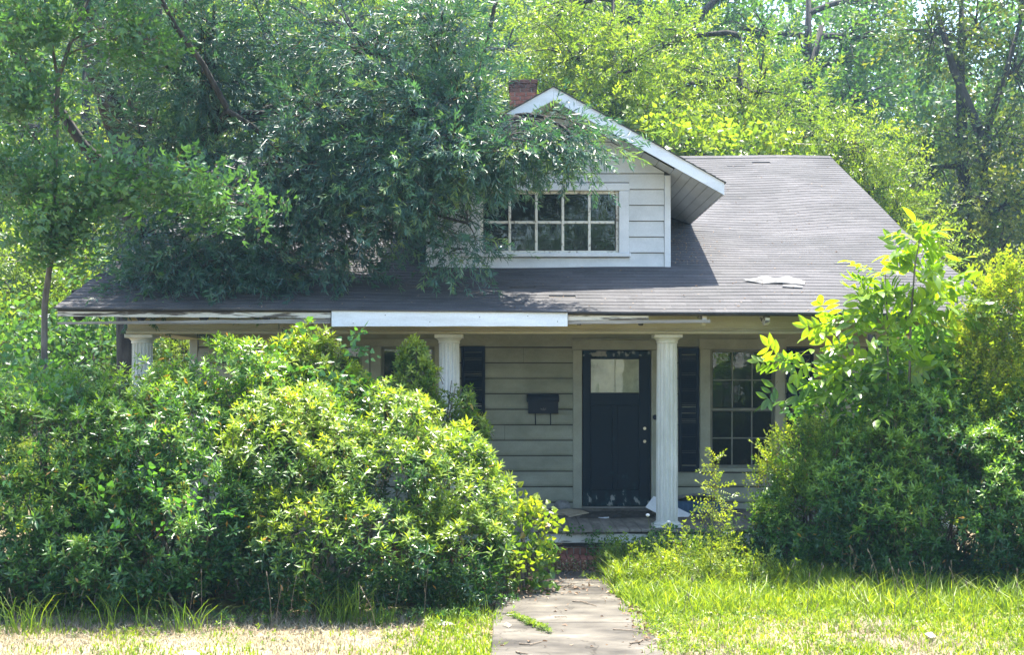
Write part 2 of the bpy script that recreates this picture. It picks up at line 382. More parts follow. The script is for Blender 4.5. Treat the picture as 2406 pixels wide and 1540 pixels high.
def foliage(parent, name, sprays, pos, dirs, scale, rnd, material, singles=0, keepout=None):
    """all sprays in one mesh, except that the leaves of the nearest sprays become objects named leaf"""
    n = len(pos)
    if n == 0: return
    if keepout is not None:
        ok = ~keepout(pos); pos, dirs, scale, rnd = pos[ok], dirs[ok], scale[ok], rnd[ok]; n = len(pos)
    Rm = frames_from(dirs); pick = rng.integers(0, len(sprays), n)
    single = np.zeros(n, bool)
    if singles:
        per = np.mean([len(s.leaves) for s in sprays]); k = min(n, int(singles / per))
        px = pos[:,0] / pos[:,1] * F; pz = -(pos[:,2]-2.1) / pos[:,1] * F + 900
        seen = (abs(px) < 1190) & (pz > 5) & (pz < 1535)
        size = np.where(seen, scale / np.linalg.norm(pos - np.array((0,0,2.1)), axis=1), 0)
        single[np.argsort(-size)[:k]] = True
        left = singles
        for i in np.nonzero(single)[0]:
            s = sprays[pick[i]]
            for o, fr, kk, r in s.leaves:
                if left <= 0: break
                val = float(np.clip(round((rnd[i] + r) * 12) / 12, .04, .94))
                if rnd[i] > 1.2: val = 1.
                key = (id(s.geo), round(val, 3), material.name)
                if key not in LEAF_CACHE:
                    LEAF_CACHE[key] = np_mesh('leaf', s.geo[0], s.geo[1], np.full(len(s.geo[0]), val), material)
                M4 = np.eye(4); M4[:3,:3] = Rm[i] @ fr * (scale[i] * kk); M4[:3,3] = pos[i] + Rm[i] @ o * scale[i]
                shared('leaf', LEAF_CACHE[key], parent, Matrix(M4.tolist())); left -= 1
    V = []; T = []; A = []; off = 0
    for j, s in enumerate(sprays):
        idx = np.nonzero((pick == j) & ~single)[0]
        if len(idx) == 0: continue
        v = np.einsum('nij,kj->nki', Rm[idx], s.V) * scale[idx][:,None,None] + pos[idx][:,None,:]
        k = len(s.V)
        t = s.F[None] + (np.arange(len(idx)) * k)[:,None,None] + off
        jit = rng.normal(0, .05, (len(idx), k))
        a = np.where(s.A[None] < -5, -1., np.clip(rnd[idx][:,None] + s.A[None], .035, .94))
        a = np.where((rnd[idx][:,None] > 1.2) & (s.A[None] > -5), 1., a)
        V.append(v.reshape(-1,3)); T.append(t.reshape(-1,3)); A.append(a.ravel()); off += len(idx) * k
    if not V: return
    V = np.concatenate(V); T = np.concatenate(T); A = np.concatenate(A)
    TRIS[0] += len(T)
    me = np_mesh(name, V, T, A, material)
    return shared(name, me, parent, Matrix.Identity(4), kind='stuff')
def lumps(p, f, seed=0.):
    """cheap smooth 3-D noise in -1..1"""
    q = p * f + seed
    return (np.sin(q[:,0]*1.7 + 1.3*np.sin(q[:,1]*1.1+seed)) + np.sin(q[:,1]*1.9 + 1.1*np.sin(q[:,2]*1.3)) + np.sin(q[:,2]*2.1 + 1.2*np.sin(q[:,0]*.9 + 2))) / 3
def shell(blobs, dens, depth=(.72,1.04), rough=.16, gap=-.55, seed=0., floor=.04, back=.35):
    """points and outward directions on the lumpy union of ellipsoids"""
    P = []; D = []; Q = []
    for bi, b in enumerate(blobs):
        c = np.array(b[:3]); r = np.array(b[3:6]); area = 4*math.pi*((r[0]*r[1])**1.6/3 + (r[0]*r[2])**1.6/3 + (r[1]*r[2])**1.6/3)**(1/1.6)
        n = int(area * dens)
        d = rng.normal(size=(n,3)); d /= np.linalg.norm(d, axis=1)[:,None]
        q = depth[0] + (depth[1]-depth[0]) * rng.random(n)**.55
        base = c + d*r
        q2 = q * (1 + rough * lumps(base, 2.6, seed+bi) + rough*.6*lumps(base, 6.5, seed+3))
        p = c + d * r * q2[:,None]
        nrm = d / r; nrm /= np.linalg.norm(nrm, axis=1)[:,None]
        ok = (p[:,2] > floor) & (lumps(p, 4.2, seed+9) > gap)
        ok &= (nrm[:,1] < .35) | (rng.random(n) < back)
        for bj, o in enumerate(blobs):
            if bj != bi:
                e = (((p - np.array(o[:3])) / np.array(o[3:6]))**2).sum(1)
                ok &= e > .62
        P.append(p[ok]); D.append(nrm[ok]); Q.append(q[ok])
    return np.concatenate(P), np.concatenate(D), np.concatenate(Q)
def shrub(name, label, cat, blobs, sprays, material, dens=260, size=1., up=.75, jit=.35, young=.5, accent=.006, singles=300, seed=0., group=None, stems=6, extra=None, gap=-.55, depth=(.6,1.05), rough=.16, keepout=None, stemmat=None, base=None):
    b0 = blobs[0]; bx = base[0] if base else b0[0]; by = base[1] if base else b0[1]
    root = thing(name, label, cat, (bx, by, 0), group)
    mb = MB()
    for b in blobs:
        for k in range(stems):
            t = random.uniform(0, 6.28); q = random.uniform(.35,.8)
            e = Vector((b[0] + math.cos(t)*b[3]*q, b[1] + math.sin(t)*b[4]*q, b[2] + b[5]*random.uniform(-.1,.7)))
            a = Vector((b[0]*.6 + bx*.4 + random.uniform(-.15,.15), b[1]*.6 + by*.4 + random.uniform(-.15,.15), 0))
            mid = a.lerp(e, .5) + Vector((random.uniform(-.1,.1), random.uniform(-.1,.1), .1))
            mb.tube([a, mid, e], [.016, .011, .004], 5, False)
    mb.build('branches', stemmat or M_bark2, root, kind='stuff')
    p, nrm, q = shell(blobs, dens, depth, rough, gap, seed)
    n = len(p)
    d = nrm * (1-up) + np.array((0,-.12,up)) + rng.normal(0, jit, (n,3))
    rn = .30 + .55*young*np.clip(nrm[:,2]+.45, 0, 1.2) * (q - depth[0]) / (depth[1]-depth[0]) + rng.normal(0, .13, n) + .12*lumps(p, 1.6, seed+5)  # outer upper leaves lighter: new growth plus sunlit tops put into the colour
    rn = np.clip(rn + .22*lumps(p, 3.6, seed+1), .04, .93)  # patches of sunlit and shaded tone painted in for contrast
    na = int(n * accent * 5); ia = rng.integers(0, n, na)
    foliage(root, 'turned_leaves', [Spray(sprays[0].geo).leaf((0,0,0),(.4,1,.2),(0,0,1)).bake()], p[ia] + rng.normal(0,.02,(na,3)) + np.array((0,-.03,0)), rng.normal(0,1,(na,3)), size*rng.uniform(.8,1.2,na), np.full(na,1.5), material)
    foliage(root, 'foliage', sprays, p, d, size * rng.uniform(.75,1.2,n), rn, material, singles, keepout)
    return root

# ------------------------------------------------------------------ ground and path
def ground_mat():
    m, nt, b = mat('dry_lawn_soil')
    geo = N(nt, 'ShaderNodeNewGeometry')
    n1 = N(nt, 'ShaderNodeTexNoise'); n1.inputs['Scale'].default_value = 1.1; n1.inputs['Detail'].default_value = 9; n1.inputs['Roughness'].default_value = .7
    n2 = N(nt, 'ShaderNodeTexNoise'); n2.inputs['Scale'].default_value = 45; n2.inputs['Detail'].default_value = 5
    nt.links.new(geo.outputs['Position'], n1.inputs[0]); nt.links.new(geo.outputs['Position'], n2.inputs[0])
    r = ramp(nt, [(.35, (.10,.085,.045)), (.5, (.22,.18,.11)), (.65, (.34,.29,.20))]); nt.links.new(n1.outputs[0], r.inputs[0])
    g = ramp(nt, [(.3, (.45,.42,.38)), (.7, (1.25,1.2,1.1))]); nt.links.new(n2.outputs[0], g.inputs[0])
    mx = N(nt, 'ShaderNodeMix', data_type='RGBA', blend_type='MULTIPLY'); mx.inputs[0].default_value = 1
    nt.links.new(r.outputs[0], mx.inputs[6]); nt.links.new(g.outputs[0], mx.inputs[7]); nt.links.new(mx.outputs[2], b.inputs['Base Color'])
    b.inputs['Roughness'].default_value = .95
    bp = N(nt, 'ShaderNodeBump'); bp.inputs['Strength'].default_value = .6; bp.inputs['Distance'].default_value = .02
    nt.links.new(n2.outputs[0], bp.inputs['Height']); nt.links.new(bp.outputs[0], b.inputs['Normal'])
    return m
g = MB(); g.add([(-160,-70,0),(160,-70,0),(160,220,0),(-160,220,0)], [(0,1,2,3)])
g.build('ground', ground_mat(), kind='structure')

M_conc = surf('stained_concrete_path', (.038,.034,.029), (.108,.097,.080), (1.1,1.9,2), detail=11, rough=.92, bump=.25, lo=.38, hi=.58, fine=90, c3=(.17,.155,.128))
def add_cracks(m):
    nt = m.node_tree; b = nt.nodes['Principled BSDF']; src = b.inputs['Base Color'].links[0].from_socket
    geo = N(nt, 'ShaderNodeNewGeometry'); vo = N(nt, 'ShaderNodeTexNoise'); vo.inputs['Scale'].default_value = 1.1; vo.inputs['Detail'].default_value = 5; vo.inputs['Distortion'].default_value = .6
    nt.links.new(geo.outputs['Position'], vo.inputs['Vector'])
    rr = ramp(nt, [(0, (1,1,1)), (.492, (1,1,1)), (.4965, (.25,.23,.2)), (.501, (1,1,1))]); nt.links.new(vo.outputs[0], rr.inputs[0])
    sp_ = N(nt, 'ShaderNodeTexVoronoi'); sp_.inputs['Scale'].default_value = 34; nt.links.new(geo.outputs['Position'], sp_.inputs['Vector'])
    r2 = ramp(nt, [(0, (.35,.32,.28)), (.10, (.5,.48,.44)), (.16, (1,1,1))]); nt.links.new(sp_.outputs['Distance'], r2.inputs[0])
    a = N(nt, 'ShaderNodeMix', data_type='RGBA', blend_type='MULTIPLY'); a.inputs[0].default_value = .8; nt.links.new(src, a.inputs[6]); nt.links.new(rr.outputs[0], a.inputs[7])
    c = N(nt, 'ShaderNodeMix', data_type='RGBA', blend_type='MULTIPLY'); c.inputs[0].default_value = .5; nt.links.new(a.outputs[2], c.inputs[6]); nt.links.new(r2.outputs[0], c.inputs[7])
    nt.links.new(c.outputs[2], b.inputs['Base Color'])
add_cracks(M_conc)
path = bpy.data.objects.new('path', None); link(path, None, Matrix.Translation((.5,12,0))); path['kind'] = 'structure'
def slab(y0, y1, x0, x1):
    mb = MB(); nx, ny = 1, 1
    c = .008
    v = [(x0,y0,-.02),(x1,y0,-.02),(x1,y1,-.02),(x0,y1,-.02),(x0,y0,.032),(x1,y0,.032),(x1,y1,.032),(x0,y1,.032),
         (x0+c,y0+c,.04),(x1-c,y0+c,.04),(x1-c,y1-c,.04),(x0+c,y1-c,.04)]
    mb.add(v, [(0,1,5,4),(1,2,6,5),(2,3,7,6),(3,0,4,7),(4,5,9,8),(5,6,10,9),(6,7,11,10),(7,4,8,11),(8,9,10,11)])
    mb.build('slab', M_conc, path)
ys = [7.6, 9.2, 11.18, 12.72, 14.3]
for i in range(4): slab(ys[i] + .006, ys[i+1] - .006, -.16, 1.16)

# ------------------------------------------------------------------ THE HOUSE
YW, YC, ZF = 17.4, 15.15, .42
XL, XR = -4.29, 4.75
YE, YB, YR, YK = 14.4, 18.4, 22.6, 29.5
RX0, RX1 = -5.03, 5.5
house = thing('house', 'old white bungalow with front porch, grey shingle roof and a gabled dormer', 'house', (0, YW, 0))

def zr(x, y):
    if y <= YB: z = 2.9 + (y - YE) * .3375
    elif y <= YR: z = 4.25 + (y - YB) * (1.77/4.2)
    else: z = 6.02 - (y - YR) * .42
    s = .010*math.sin(x*1.1 + y*.7) + .005*math.sin(x*2.3 - y*1.3 + 1)
    if y < YE + .6: s *= .35
    s += -.0075*x*max(0., min(1., (YB - y)/4))
    if y <= YR: s -= .045 * math.exp(-((x-3.6)/1.3)**2 - ((y-19.3)/1.5)**2) - .035 * math.exp(-((x-4.7)/.6)**2 - ((y-19.9)/1.5)**2)
    return z + s

# roof deck
def sheet(fn, xs, ys_, th, mb):
    nx, ny = len(xs), len(ys_); v = []
    for k in (0, 1):
        for y in ys_:
            for x in xs: v.append((x, y, fn(x, y) - k*th))
    f = []; o = nx*ny
    for j in range(ny-1):
        for i in range(nx-1):
            a = j*nx+i; f.append((a, a+1, a+nx+1, a+nx)); f.append((o+a, o+a+nx, o+a+nx+1, o+a+1))
    for i in range(nx-1):
        f.append((i, o+i, o+i+1, i+1)); a = (ny-1)*nx+i; f.append((a, a+1, o+a+1, o+a))
    for j in range(ny-1):
        a = j*nx; f.append((a, a+nx, o+a+nx, o+a)); a += nx-1; f.append((a, o+a, o+a+nx, a+nx))
    mb.add(v, f)
roof = None
mb = MB(); sheet(lambda x, y: zr(x, y) - .012, list(np.linspace(RX0, RX1, 40)), list(np.linspace(YE+.01, YB, 16)) + list(np.linspace(YB, YR, 18))[1:] + list(np.linspace(YR, YK, 10))[1:], .035, mb)
roof = mb.build('roof', M_darkwood, house)

# shingles
EXP = .142
def shingle_rows():
    rows = []; y = YE - .03; z = None
    while y < YR - .02:
        sl = .3375 if y < YB else 1.77/4.2
        rows.append((y, sl)); y += EXP / math.sqrt(1 + sl*sl)
    return rows
rows = shingle_rows()
sh_list = []
SWID = .305
for ri, (y, sl) in enumerate(rows):
    x = RX0 - .03 + (-(ri % 2) * .5 + random.uniform(-.05,.05)) * SWID
    dy = EXP * 1.25 / math.sqrt(1 + sl*sl)
    wv = .002*math.sin(ri*1.7)
    while x < RX1 + .02:
        x0, x1 = max(x, RX0-.03), min(x + SWID - .0006, RX1+.03); x += SWID
        if x1 - x0 < .03: continue
        xm = (x0+x1)/2
        # hidden under the dormer
        if -1.05 < xm < 1.95 and 16.5 < y: 
            zt = 5.70 - .562*abs(xm - .504)
            if zt > zr(xm, y) + .2: continue
        if random.random() < .004 and ri > 3: continue
        sh_list.append((ri, x0, x1, y + random.uniform(-.0015,.0015) + wv*math.sin(xm*2), dy, random.uniform(0,.001) + (.005 if random.random() < .01 else 0)))
def shingle_verts(x0, x1, y, dy, lift):
    t = .0068 + lift; yy = y + dy
    ya, yb = max(y, YE-.03), min(yy, YR)
    za0, za1 = zr(x0, max(ya, YE-.03)), zr(x1, max(ya, YE-.03)); zb0, zb1 = zr(x0, yb), zr(x1, yb)
    return [(x0,ya,za0-.012),(x1,ya,za1-.012),(x1,yb,zb1-.012),(x0,yb,zb0-.012),(x0,ya,za0+t),(x1,ya,za1+t),(x1,yb,zb1+.001),(x0,yb,zb0+.001)]
near = [s for s in sh_list if s[0] < 9 and not False][:300]
rest = sh_list[len(near):] if near == sh_list[:len(near)] else [s for s in sh_list if s not in near]
for s in near:
    mb = MB(); mb.hexa(shingle_verts(*s[1:])); mb.build('shingle', M_shingle, roof)
V = []; T = []; A = []
HEX = [(0,3,2),(0,2,1),(4,5,6),(4,6,7),(0,1,5),(0,5,4),(1,2,6),(1,6,5),(2,3,7),(2,7,6),(3,0,4),(3,4,7)]
for k, s in enumerate(rest):
    V += shingle_verts(*s[1:]); T += [tuple(i + 8*k for i in t) for t in HEX]; A += [random.random()] * 8
shared('shingles', np_mesh('shingles', np.array(V), np.array(T), np.array(A), M_shingle), roof, Matrix.Identity(4), kind='stuff')
# back slope covering and ridge cap
mb = MB(); sheet(lambda x, y: zr(x, y) + .012, list(np.linspace(RX0-.03, RX1+.03, 12)), list(np.linspace(YR, YK, 12)), .02, mb); mb.build('back_shingles', M_shingle, roof, kind='stuff')
x = RX0
while x < RX1:
    x1 = min(x + .3, RX1 + .02); za, zb = zr(x, YR), zr(x1, YR)
    mb = MB(); mb.add([(x,YR-.13,za-.04),(x,YR,za+.026),(x,YR+.13,za-.04),(x1,YR-.13,zb-.038),(x1,YR,zb+.020),(x1,YR+.13,zb-.038),
                       (x,YR-.13,za-.055),(x,YR+.13,za-.055),(x1,YR-.13,zb-.055),(x1,YR+.13,zb-.055)],
                      [(0,3,4,1),(1,4,5,2),(0,1,2,7,6),(3,8,9,5,4),(6,8,3,0),(7,2,5,9),(6,7,9,8)])
    mb.build('ridge_cap', M_shingle, roof); x += .3
# torn patch of roofing lifted on the front slope
def patch(pts, lift=.02):
    mb = MB(); v = []
    for (px, py), l in pts:
        # intersect the view ray with the lower roof
        k = (900-py)/F; Y = (2.1 - 2.9 + .3375*YE) / (.3375 - k); xw = PX(px, Y); v.append((xw, Y, zr(xw, Y) + .014 + l*.6))
    n = len(v); c = Vector((sum(p[0] for p in v)/n, sum(p[1] for p in v)/n, sum(p[2] for p in v)/n + .02))
    bot = [(p[0], p[1], p[2]-.008) for p in v]
    mb.add(v + [tuple(c)] + bot, [(i, (i+1) % n, n) for i in range(n)] + [(i, n+1+i, n+1+(i+1) % n, (i+1) % n) for i in range(n)])
    return mb
patch([((1745,662),.03),((1790,668),.0),((1835,669),.03),((1890,671),0),((1893,664),.01),((1850,656),.05),((1825,661),.01),((1800,654),.04),((1770,659),.03)]).build('torn_shingle', M_scrap, roof, label='torn pale patch of lifted roofing on the sunny slope')
patch([((1838,677),.015),((1885,679),.01),((1886,675),.01),((1840,673),.02)]).build('torn_shingle', M_scrap, roof, label='small pale strip of roofing below the torn patch')
# rafter tails
for i, xx in enumerate([-4.85,-4.15,-3.45,-2.75,-2.05,-1.35,-.65,.05,.75,1.44,2.14,2.84,3.55,4.25,4.95]):
    z0 = zr(xx, YE+.06) - .055; z1 = zr(xx, 15.0) - .055
    mb = MB(); w = .024
    pr = [(YE+.07, z0), (YE+.07, z0-.075), (YE+.17, z0-.11), (15.05, z1-.12), (15.05, z1)]
    v = [(xx-w, y, z) for y, z in pr] + [(xx+w, y, z) for y, z in pr]; n = 5
    mb.add(v, [tuple(range(n)), tuple(range(2*n-1, n-1, -1))] + [(k, k+n, (k+1) % n+n, (k+1) % n) for k in range(n)])
    mb.build('rafter_tail', M_peel if xx > 1.9 else M_darkwood, roof)
# fascia boards along the eave
def strip(px0, px1, ya0, yb0, ya1, yb1, Y, th, name, m, label, seg=10, wav=.004):
    mb = MB(); v = []; f = []
    for i in range(seg+1):
        q = i/seg; xx = PX(px0 + (px1-px0)*q, Y)
        zt = PZ(ya0+(ya1-ya0)*q, Y) + random.uniform(-wav,wav); zb = PZ(yb0+(yb1-yb0)*q, Y) + random.uniform(-wav,wav)
        yo = Y + random.uniform(-wav,wav)
        v += [(xx,yo,zt),(xx,yo,zb),(xx,yo+th,zb),(xx,yo+th,zt)]
    for i in range(seg):
        a = i*4
        for k in range(4): f.append((a+k, a+(k+1) % 4, a+4+(k+1) % 4, a+4+k))
    f += [(0,3,2,1), (seg*4, seg*4+1, seg*4+2, seg*4+3)]
    mb.add(v, f); return mb.build(name, m, house, label=label)
strip(779, 1333.5, 731.5, 767.5, 730, 767, YE-.01, .012, 'fascia_board', M_fascia_new, 'clean white metal fascia panel over the porch', 12, .0015)
strip(135, 777, 727, 744, 733, 748, YE+.02, .03, 'fascia_board', M_peel, 'upper weathered fascia board with flaking paint, left end', 14, .003)
strip(135, 777, 757, 763, 750, 760, YE+.04, .03, 'fascia_board', M_greywood, 'lower bare grey fascia board sagging at its left end', 10, .004)
strip(1334.5, 1524, 737, 753, 736, 752, YE+.03, .03, 'fascia_board', M_peel, 'short flaking white board right of the white panel', 8, .002)
strip(1334.5, 1669, 753.5, 762, 751, 759, YE+.04, .03, 'fascia_board', M_greywood, 'thin grey board hanging below the rafter ends', 8, .003)
mb = MB(); mb.box(RX0+.05, RX1-.05, 14.86, 14.89, 2.935, 3.03); mb.build('blocking_board', M_darkwood, house)

fs = [o for o in house.children if o.name.startswith('fascia_board')][0]
for px_, py_ in ((1127,745),(905,741),(1010,757),(1240,743),(830,760),(1310,756)):
    c = W(px_, py_, YE-.01); MB().tube([(c.x, YE-.012, c.z), (c.x, YE-.019, c.z)], [.005,.004], 8).build('nail', M_darkwood, fs)
# porch beam and trim
BY0, BY1 = 14.95, 15.30
BX0, BX1 = PX(299.5, BY0), 5.2
zb = PZ(785, BY0)
mb = MB(); mb.cbox(BX0, BX1, BY0, BY1, zb+.012, 2.935); beam = mb.build('porch_beam', M_beam, house)
mb = MB(); mb.cbox(BX0-.012, BX1, BY0-.022, BY0-.001, zb, zb+.034); mb.build('trim_strip', M_beam, beam)
mb = MB(); mb.cbox(BX0-.006, BX1, BY0-.012, BY0-.0005, zb+.042, zb+.060); mb.build('trim_strip', M_beam, beam)
for xx, nm in ((BX0, 0), (BX1-.35, 1)):
    mb = MB(); mb.box(xx+.004, xx+.33, BY1+.002, YW-.03, zb+.014, 2.933); mb.build('side_beam', M_beam, house)
# ceiling boards
mb = MB(); mb.box(BX0+.34, BX1-.36, BY1+.003, YW-.005, 2.90, 2.93); mb.build('porch_ceiling', M_ceiling, house)

# columns
def column(xc):
    z0, z1 = ZF, zb
    e = bpy.data.objects.new('porch_column', None); link(e, house, Matrix.Translation((xc, YC, z0)))
    mb = MB(); nf = 16; per = 8; n = nf*per; base = []
    prof = [(.127, z0+.07), (.127, z0+.5), (.124, z0+1.2), (.118, z1-.10)]
    for r, z in prof:
        for j in range(n):
            t = 2*math.pi*(j+.5)/n; ph = (j % per)/per
            d = 0 if ph < .26 or ph > .99 else .0135*math.sin((ph-.26)/.74*math.pi)**.6
            base.append((xc + (r-d)*math.cos(t), YC + (r-d)*math.sin(t), z))
    f = [(i*n+j, i*n+(j+1) % n, (i+1)*n+(j+1) % n, (i+1)*n+j) for i in range(len(prof)-1) for j in range(n)]
    mb.add(base, f); mb.build('shaft', M_column, e)
    mb = MB(); mb.lathe(xc, YC, [(.118,z1-.105),(.126,z1-.10),(.126,z1-.085),(.122,z1-.08),(.135,z1-.06),(.155,z1-.045),(.158,z1-.042)], 40)
    mb.cbox(xc-.163, xc+.163, YC-.163, YC+.163, z1-.042, z1-.001, .006); mb.build('capital', M_column, e)
    mb = MB(); mb.cbox(xc-.165, xc+.165, YC-.165, YC+.165, z0, z0+.03, .008)
    mb.lathe(xc, YC, [(.158,z0+.03),(.165,z0+.04),(.158,z0+.052),(.14,z0+.058),(.136,z0+.065),(.130,z0+.071)], 40); mb.build('base', M_column, e)
for xc in (PX(334.5, YC), PX(1055.5, YC), PX(1567, YC), 4.95): column(xc)

# porch floor: boards running front to back, skirt, bricks
fl = bpy.data.objects.new('porch_floor', None); link(fl, house, Matrix.Translation((0, 16, ZF)))
x = -4.6; i = 0
while x < 5.1:
    w = .135; yend = 14.82 + random.uniform(0,.03)
    dz = random.uniform(-.006,.004)
    mb = MB(); mb.cbox(x+.003, x+w-.003, yend, YW-.03, ZF-.03+dz, ZF+dz, .004)
    mb.build('floor_board', M_floor, fl); x += w
mb = MB(); mb.box(-4.6, 5.1, 14.95, YW-.04, ZF-.2, ZF-.042); mb.build('floor_frame', M_darkwood, fl)
x = -4.6
while x < 5.0:
    x1 = min(x + random.uniform(1.7,2.6), 5.05)
    mb = MB(); mb.cbox(x+.004, x1-.004, 14.90, 14.945, ZF-.155, ZF-.05, .005); mb.build('skirt_board', M_skirt, fl); x = x1
fd = bpy.data.objects.new('foundation', None); link(fd, house, Matrix.Translation((0, 15, 0)))
mb = MB(); mb.box(-4.55, 5.02, 14.975, 15.1, -.05, ZF-.20); mb.build('mortar', M_mortar, fd)
x = -1.6                           # soldier course seen between the shrubs, stretcher course above
while x < 3.2:
    mb = MB(); mb.cbox(x+.005, x+.066, 14.955 + random.uniform(-.004,.003), 15.0, .0, .20 + random.uniform(-.003,.003), .003); mb.build('brick', M_brick, fd); x += .0745
x = -1.6
while x < 3.2:
    mb = MB(); mb.cbox(x+.005, x+.20, 14.957 + random.uniform(-.004,.003), 15.0, .212, .262, .003); mb.build('brick', M_brick, fd); x += .208
# front step of brick
st = bpy.data.objects.new('brick_step', None); link(st, house, Matrix.Translation((.6, 14.6, 0)))
mb = MB(); mb.box(-.12, 1.62, 14.52, 14.93, -.02, .105); mb.build('mortar', M_mortar, st)
x = -.13
while x < 1.6:
    mb = MB(); mb.cbox(x+.005, x+.069, 14.50+random.uniform(-.006,.006), 14.72, .005, .135+random.uniform(-.004,.004), .004); mb.build('brick', M_brick, st)
    mb = MB(); mb.cbox(x+.005, x+.069, 14.728, 14.93, .005, .133+random.uniform(-.004,.004), .004); mb.build('brick', M_brick, st); x += .0745

# ---- walls with lap siding
def board(parent, x0, x1, z0, z1, Y, m=M_siding, th=.026, slopeL=None, slopeR=None):
    z1 -= .009  # gap bares the dark backing, drawn in as the lap shadow line
    if m is M_siding_porch:          # rounded lap board
        h = z1 - z0 - .004; j = random.uniform(-.002,.002); sag = random.uniform(-.002,.002)
        pr = [(.0, .001), (-.020, .0), (-.031, .012), (-.036, .035), (-.035, h*.35), (-.026, h*.62), (-.013, h*.85), (-.003, h)]
        v = [(x0, Y + y + j, z0 + z) for y, z in pr] + [(x1, Y + y + j, z0 + z + sag) for y, z in pr]; n = len(pr)
        mb = MB(); mb.add(v, [tuple(range(n))[::-1], tuple(range(n, 2*n))] + [(k, k+1, k+1+n, k+n) for k in range(n-1)])
        return mb.build('siding_board', m, parent)
    xa, xb = x0, x1; ta = slopeL if slopeL is not None else x0; tb = slopeR if slopeR is not None else x1
    j = random.uniform(-.0015,.0015)
    mb = MB(); mb.add([(xa,Y-th+j,z0),(xb,Y-th+j,z0),(tb,Y-.004,z1),(ta,Y-.004,z1),(xa,Y+.002,z0),(xb,Y+.002,z0),(tb,Y+.002,z1),(ta,Y+.002,z1),
                       (xa,Y-th+j,z0+.010),(xb,Y-th+j,z0+.010)],
                      [(0,1,9,8),(8,9,2,3),(0,4,5,1),(3,2,6,7),(0,8,3,7,4),(1,5,6,2,9),(4,7,6,5)])
    return mb.build('siding_board', m, parent)
# openings in the front wall (reference pixels on the wall plane)
OP = [(PX(1346,YW), PX(1551,YW), ZF-.05, PZ(800,YW)),            # door with casing
      (PX(1644,YW), PX(1845,YW), PZ(1110,YW), PZ(798,YW)),       # right window
      (PX(690,YW), PX(1046,YW), PZ(1010,YW), PZ(797,YW))]        # pair of left windows
wall = bpy.data.objects.new('front_wall', None); link(wall, house, Matrix.Translation((0, YW, 0)))
def wall_back(parent, x0, x1, z0, z1, ops, Y, th, m, name='wall_board'):
    xs = sorted({x0, x1} | {o[k] for o in ops for k in (0, 1)}); mb = MB()
    for a, b in zip(xs[:-1], xs[1:]):
        zz = z0
        for o in sorted([o for o in ops if o[0] <= a + 1e-6 and o[1] >= b - 1e-6], key=lambda o: o[2]):
            if o[2] > zz: mb.box(a, b, Y, Y+th, zz, o[2])
            zz = max(zz, o[3])
        if z1 > zz: mb.box(a, b, Y, Y+th, zz, z1)
    return mb.build(name, m, parent)
wall_back(wall, XL, XR, .1, 2.93, OP, YW+.003, .12, M_darkwood)  # dark backing stands in for shade in the board gaps
ZT = PZ(815.8, YW); SP = 36.45 * YW / F
k = 0; z = ZT
def segs(x0, x1, z0, z1, ops):
    out = [(x0, x1)]
    for o in ops:
        if o[2] < z1 - .01 and o[3] > z0 + .01:
            nw = []
            for a, b in out:
                if o[1] <= a or o[0] >= b: nw.append((a, b)); continue
                if o[0] > a + .02: nw.append((a, o[0]))
                if o[1] < b - .02: nw.append((o[1], b))
            out = nw
    return out
while z > .15:
    for a, b in segs(XL+.1, XR-.02, z-SP, z, OP):
        if b - a > 1.0 and random.random() < .5:
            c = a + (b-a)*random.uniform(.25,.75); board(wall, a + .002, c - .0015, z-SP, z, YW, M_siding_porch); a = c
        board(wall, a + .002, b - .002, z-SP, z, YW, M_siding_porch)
    for o in OP[1:]:
        if z-SP < o[2] - .02 < z: board(wall, o[0] + .001, o[1] - .001, z-SP, o[2] - .002, YW, M_siding_porch)
    z -= SP
for a, b in segs(XL+.1, XR, ZT+.01, 2.85, [(o[0],o[1],o[2],min(o[3],2.6)) for o in OP if o[3] > ZT + .2]): pass
mb = MB(); mb.cbox(XL+.1, XR, YW-.012, YW+.001, ZT+.002, 2.895); mb.build('frieze_board', M_siding_porch, wall)
mb = MB(); mb.cbox(XL-.012, XL+.098, YW-.032, YW+.002, .1, 2.894); mb.build('corner_board', M_trim_porch, wall)
# side, back and gable walls, floor and inside
mb = MB(); mb.box(XL, XL+.1, YW+.124, 28.6, .1, 3.6); mb.build('side_wall', M_siding, house)
mb = MB(); mb.box(XR-.1, XR, YW+.124, 28.6, .1, 3.6); mb.build('side_wall', M_siding, house)
mb = MB(); mb.box(XL, XR, 28.6, 28.7, .1, 3.4); mb.build('back_wall', M_siding, house)
for xx in (XL+.02, XR-.08):
    mb = MB(); v = []; pr = [(YW+.2, 3.6), (YB, 4.1), (YR, 5.85), (28.5, 3.6)]
    v = [(xx, y, z) for y, z in pr] + [(xx+.06, y, z) for y, z in pr]
    mb.add(v, [(0,1,2,3), (7,6,5,4), (0,4,5,1), (1,5,6,2), (2,6,7,3), (3,7,4,0)]); mb.build('gable_wall', M_siding, house)
mb = MB(); mb.box(XL+.1, XR-.1, YW+.13, 21, .3, ZF); mb.box(XL+.1, XR-.1, YW+.13, 21, 2.95, 3.0); mb.box(XL+.1, XR-.1, 21, 21.1, ZF, 2.95)
mb.build('inner_room', M_room, house)

# ---- trim helper: pieces butted end to end
def piece(parent, x0, x1, y0, y1, z0, z1, m, name, **kw):
    mb = MB(); mb.cbox(min(x0,x1), max(x0,x1), y0, y1, min(z0,z1), max(z0,z1), min(.005, abs(x1-x0)*.3, abs(z1-z0)*.3)); return mb.build(name, m, parent, **kw)
def P4(px0, px1, py0, py1, Y): return PX(px0,Y), PX(px1,Y), PZ(py1,Y), PZ(py0,Y)   # x0,x1,zbottom,ztop

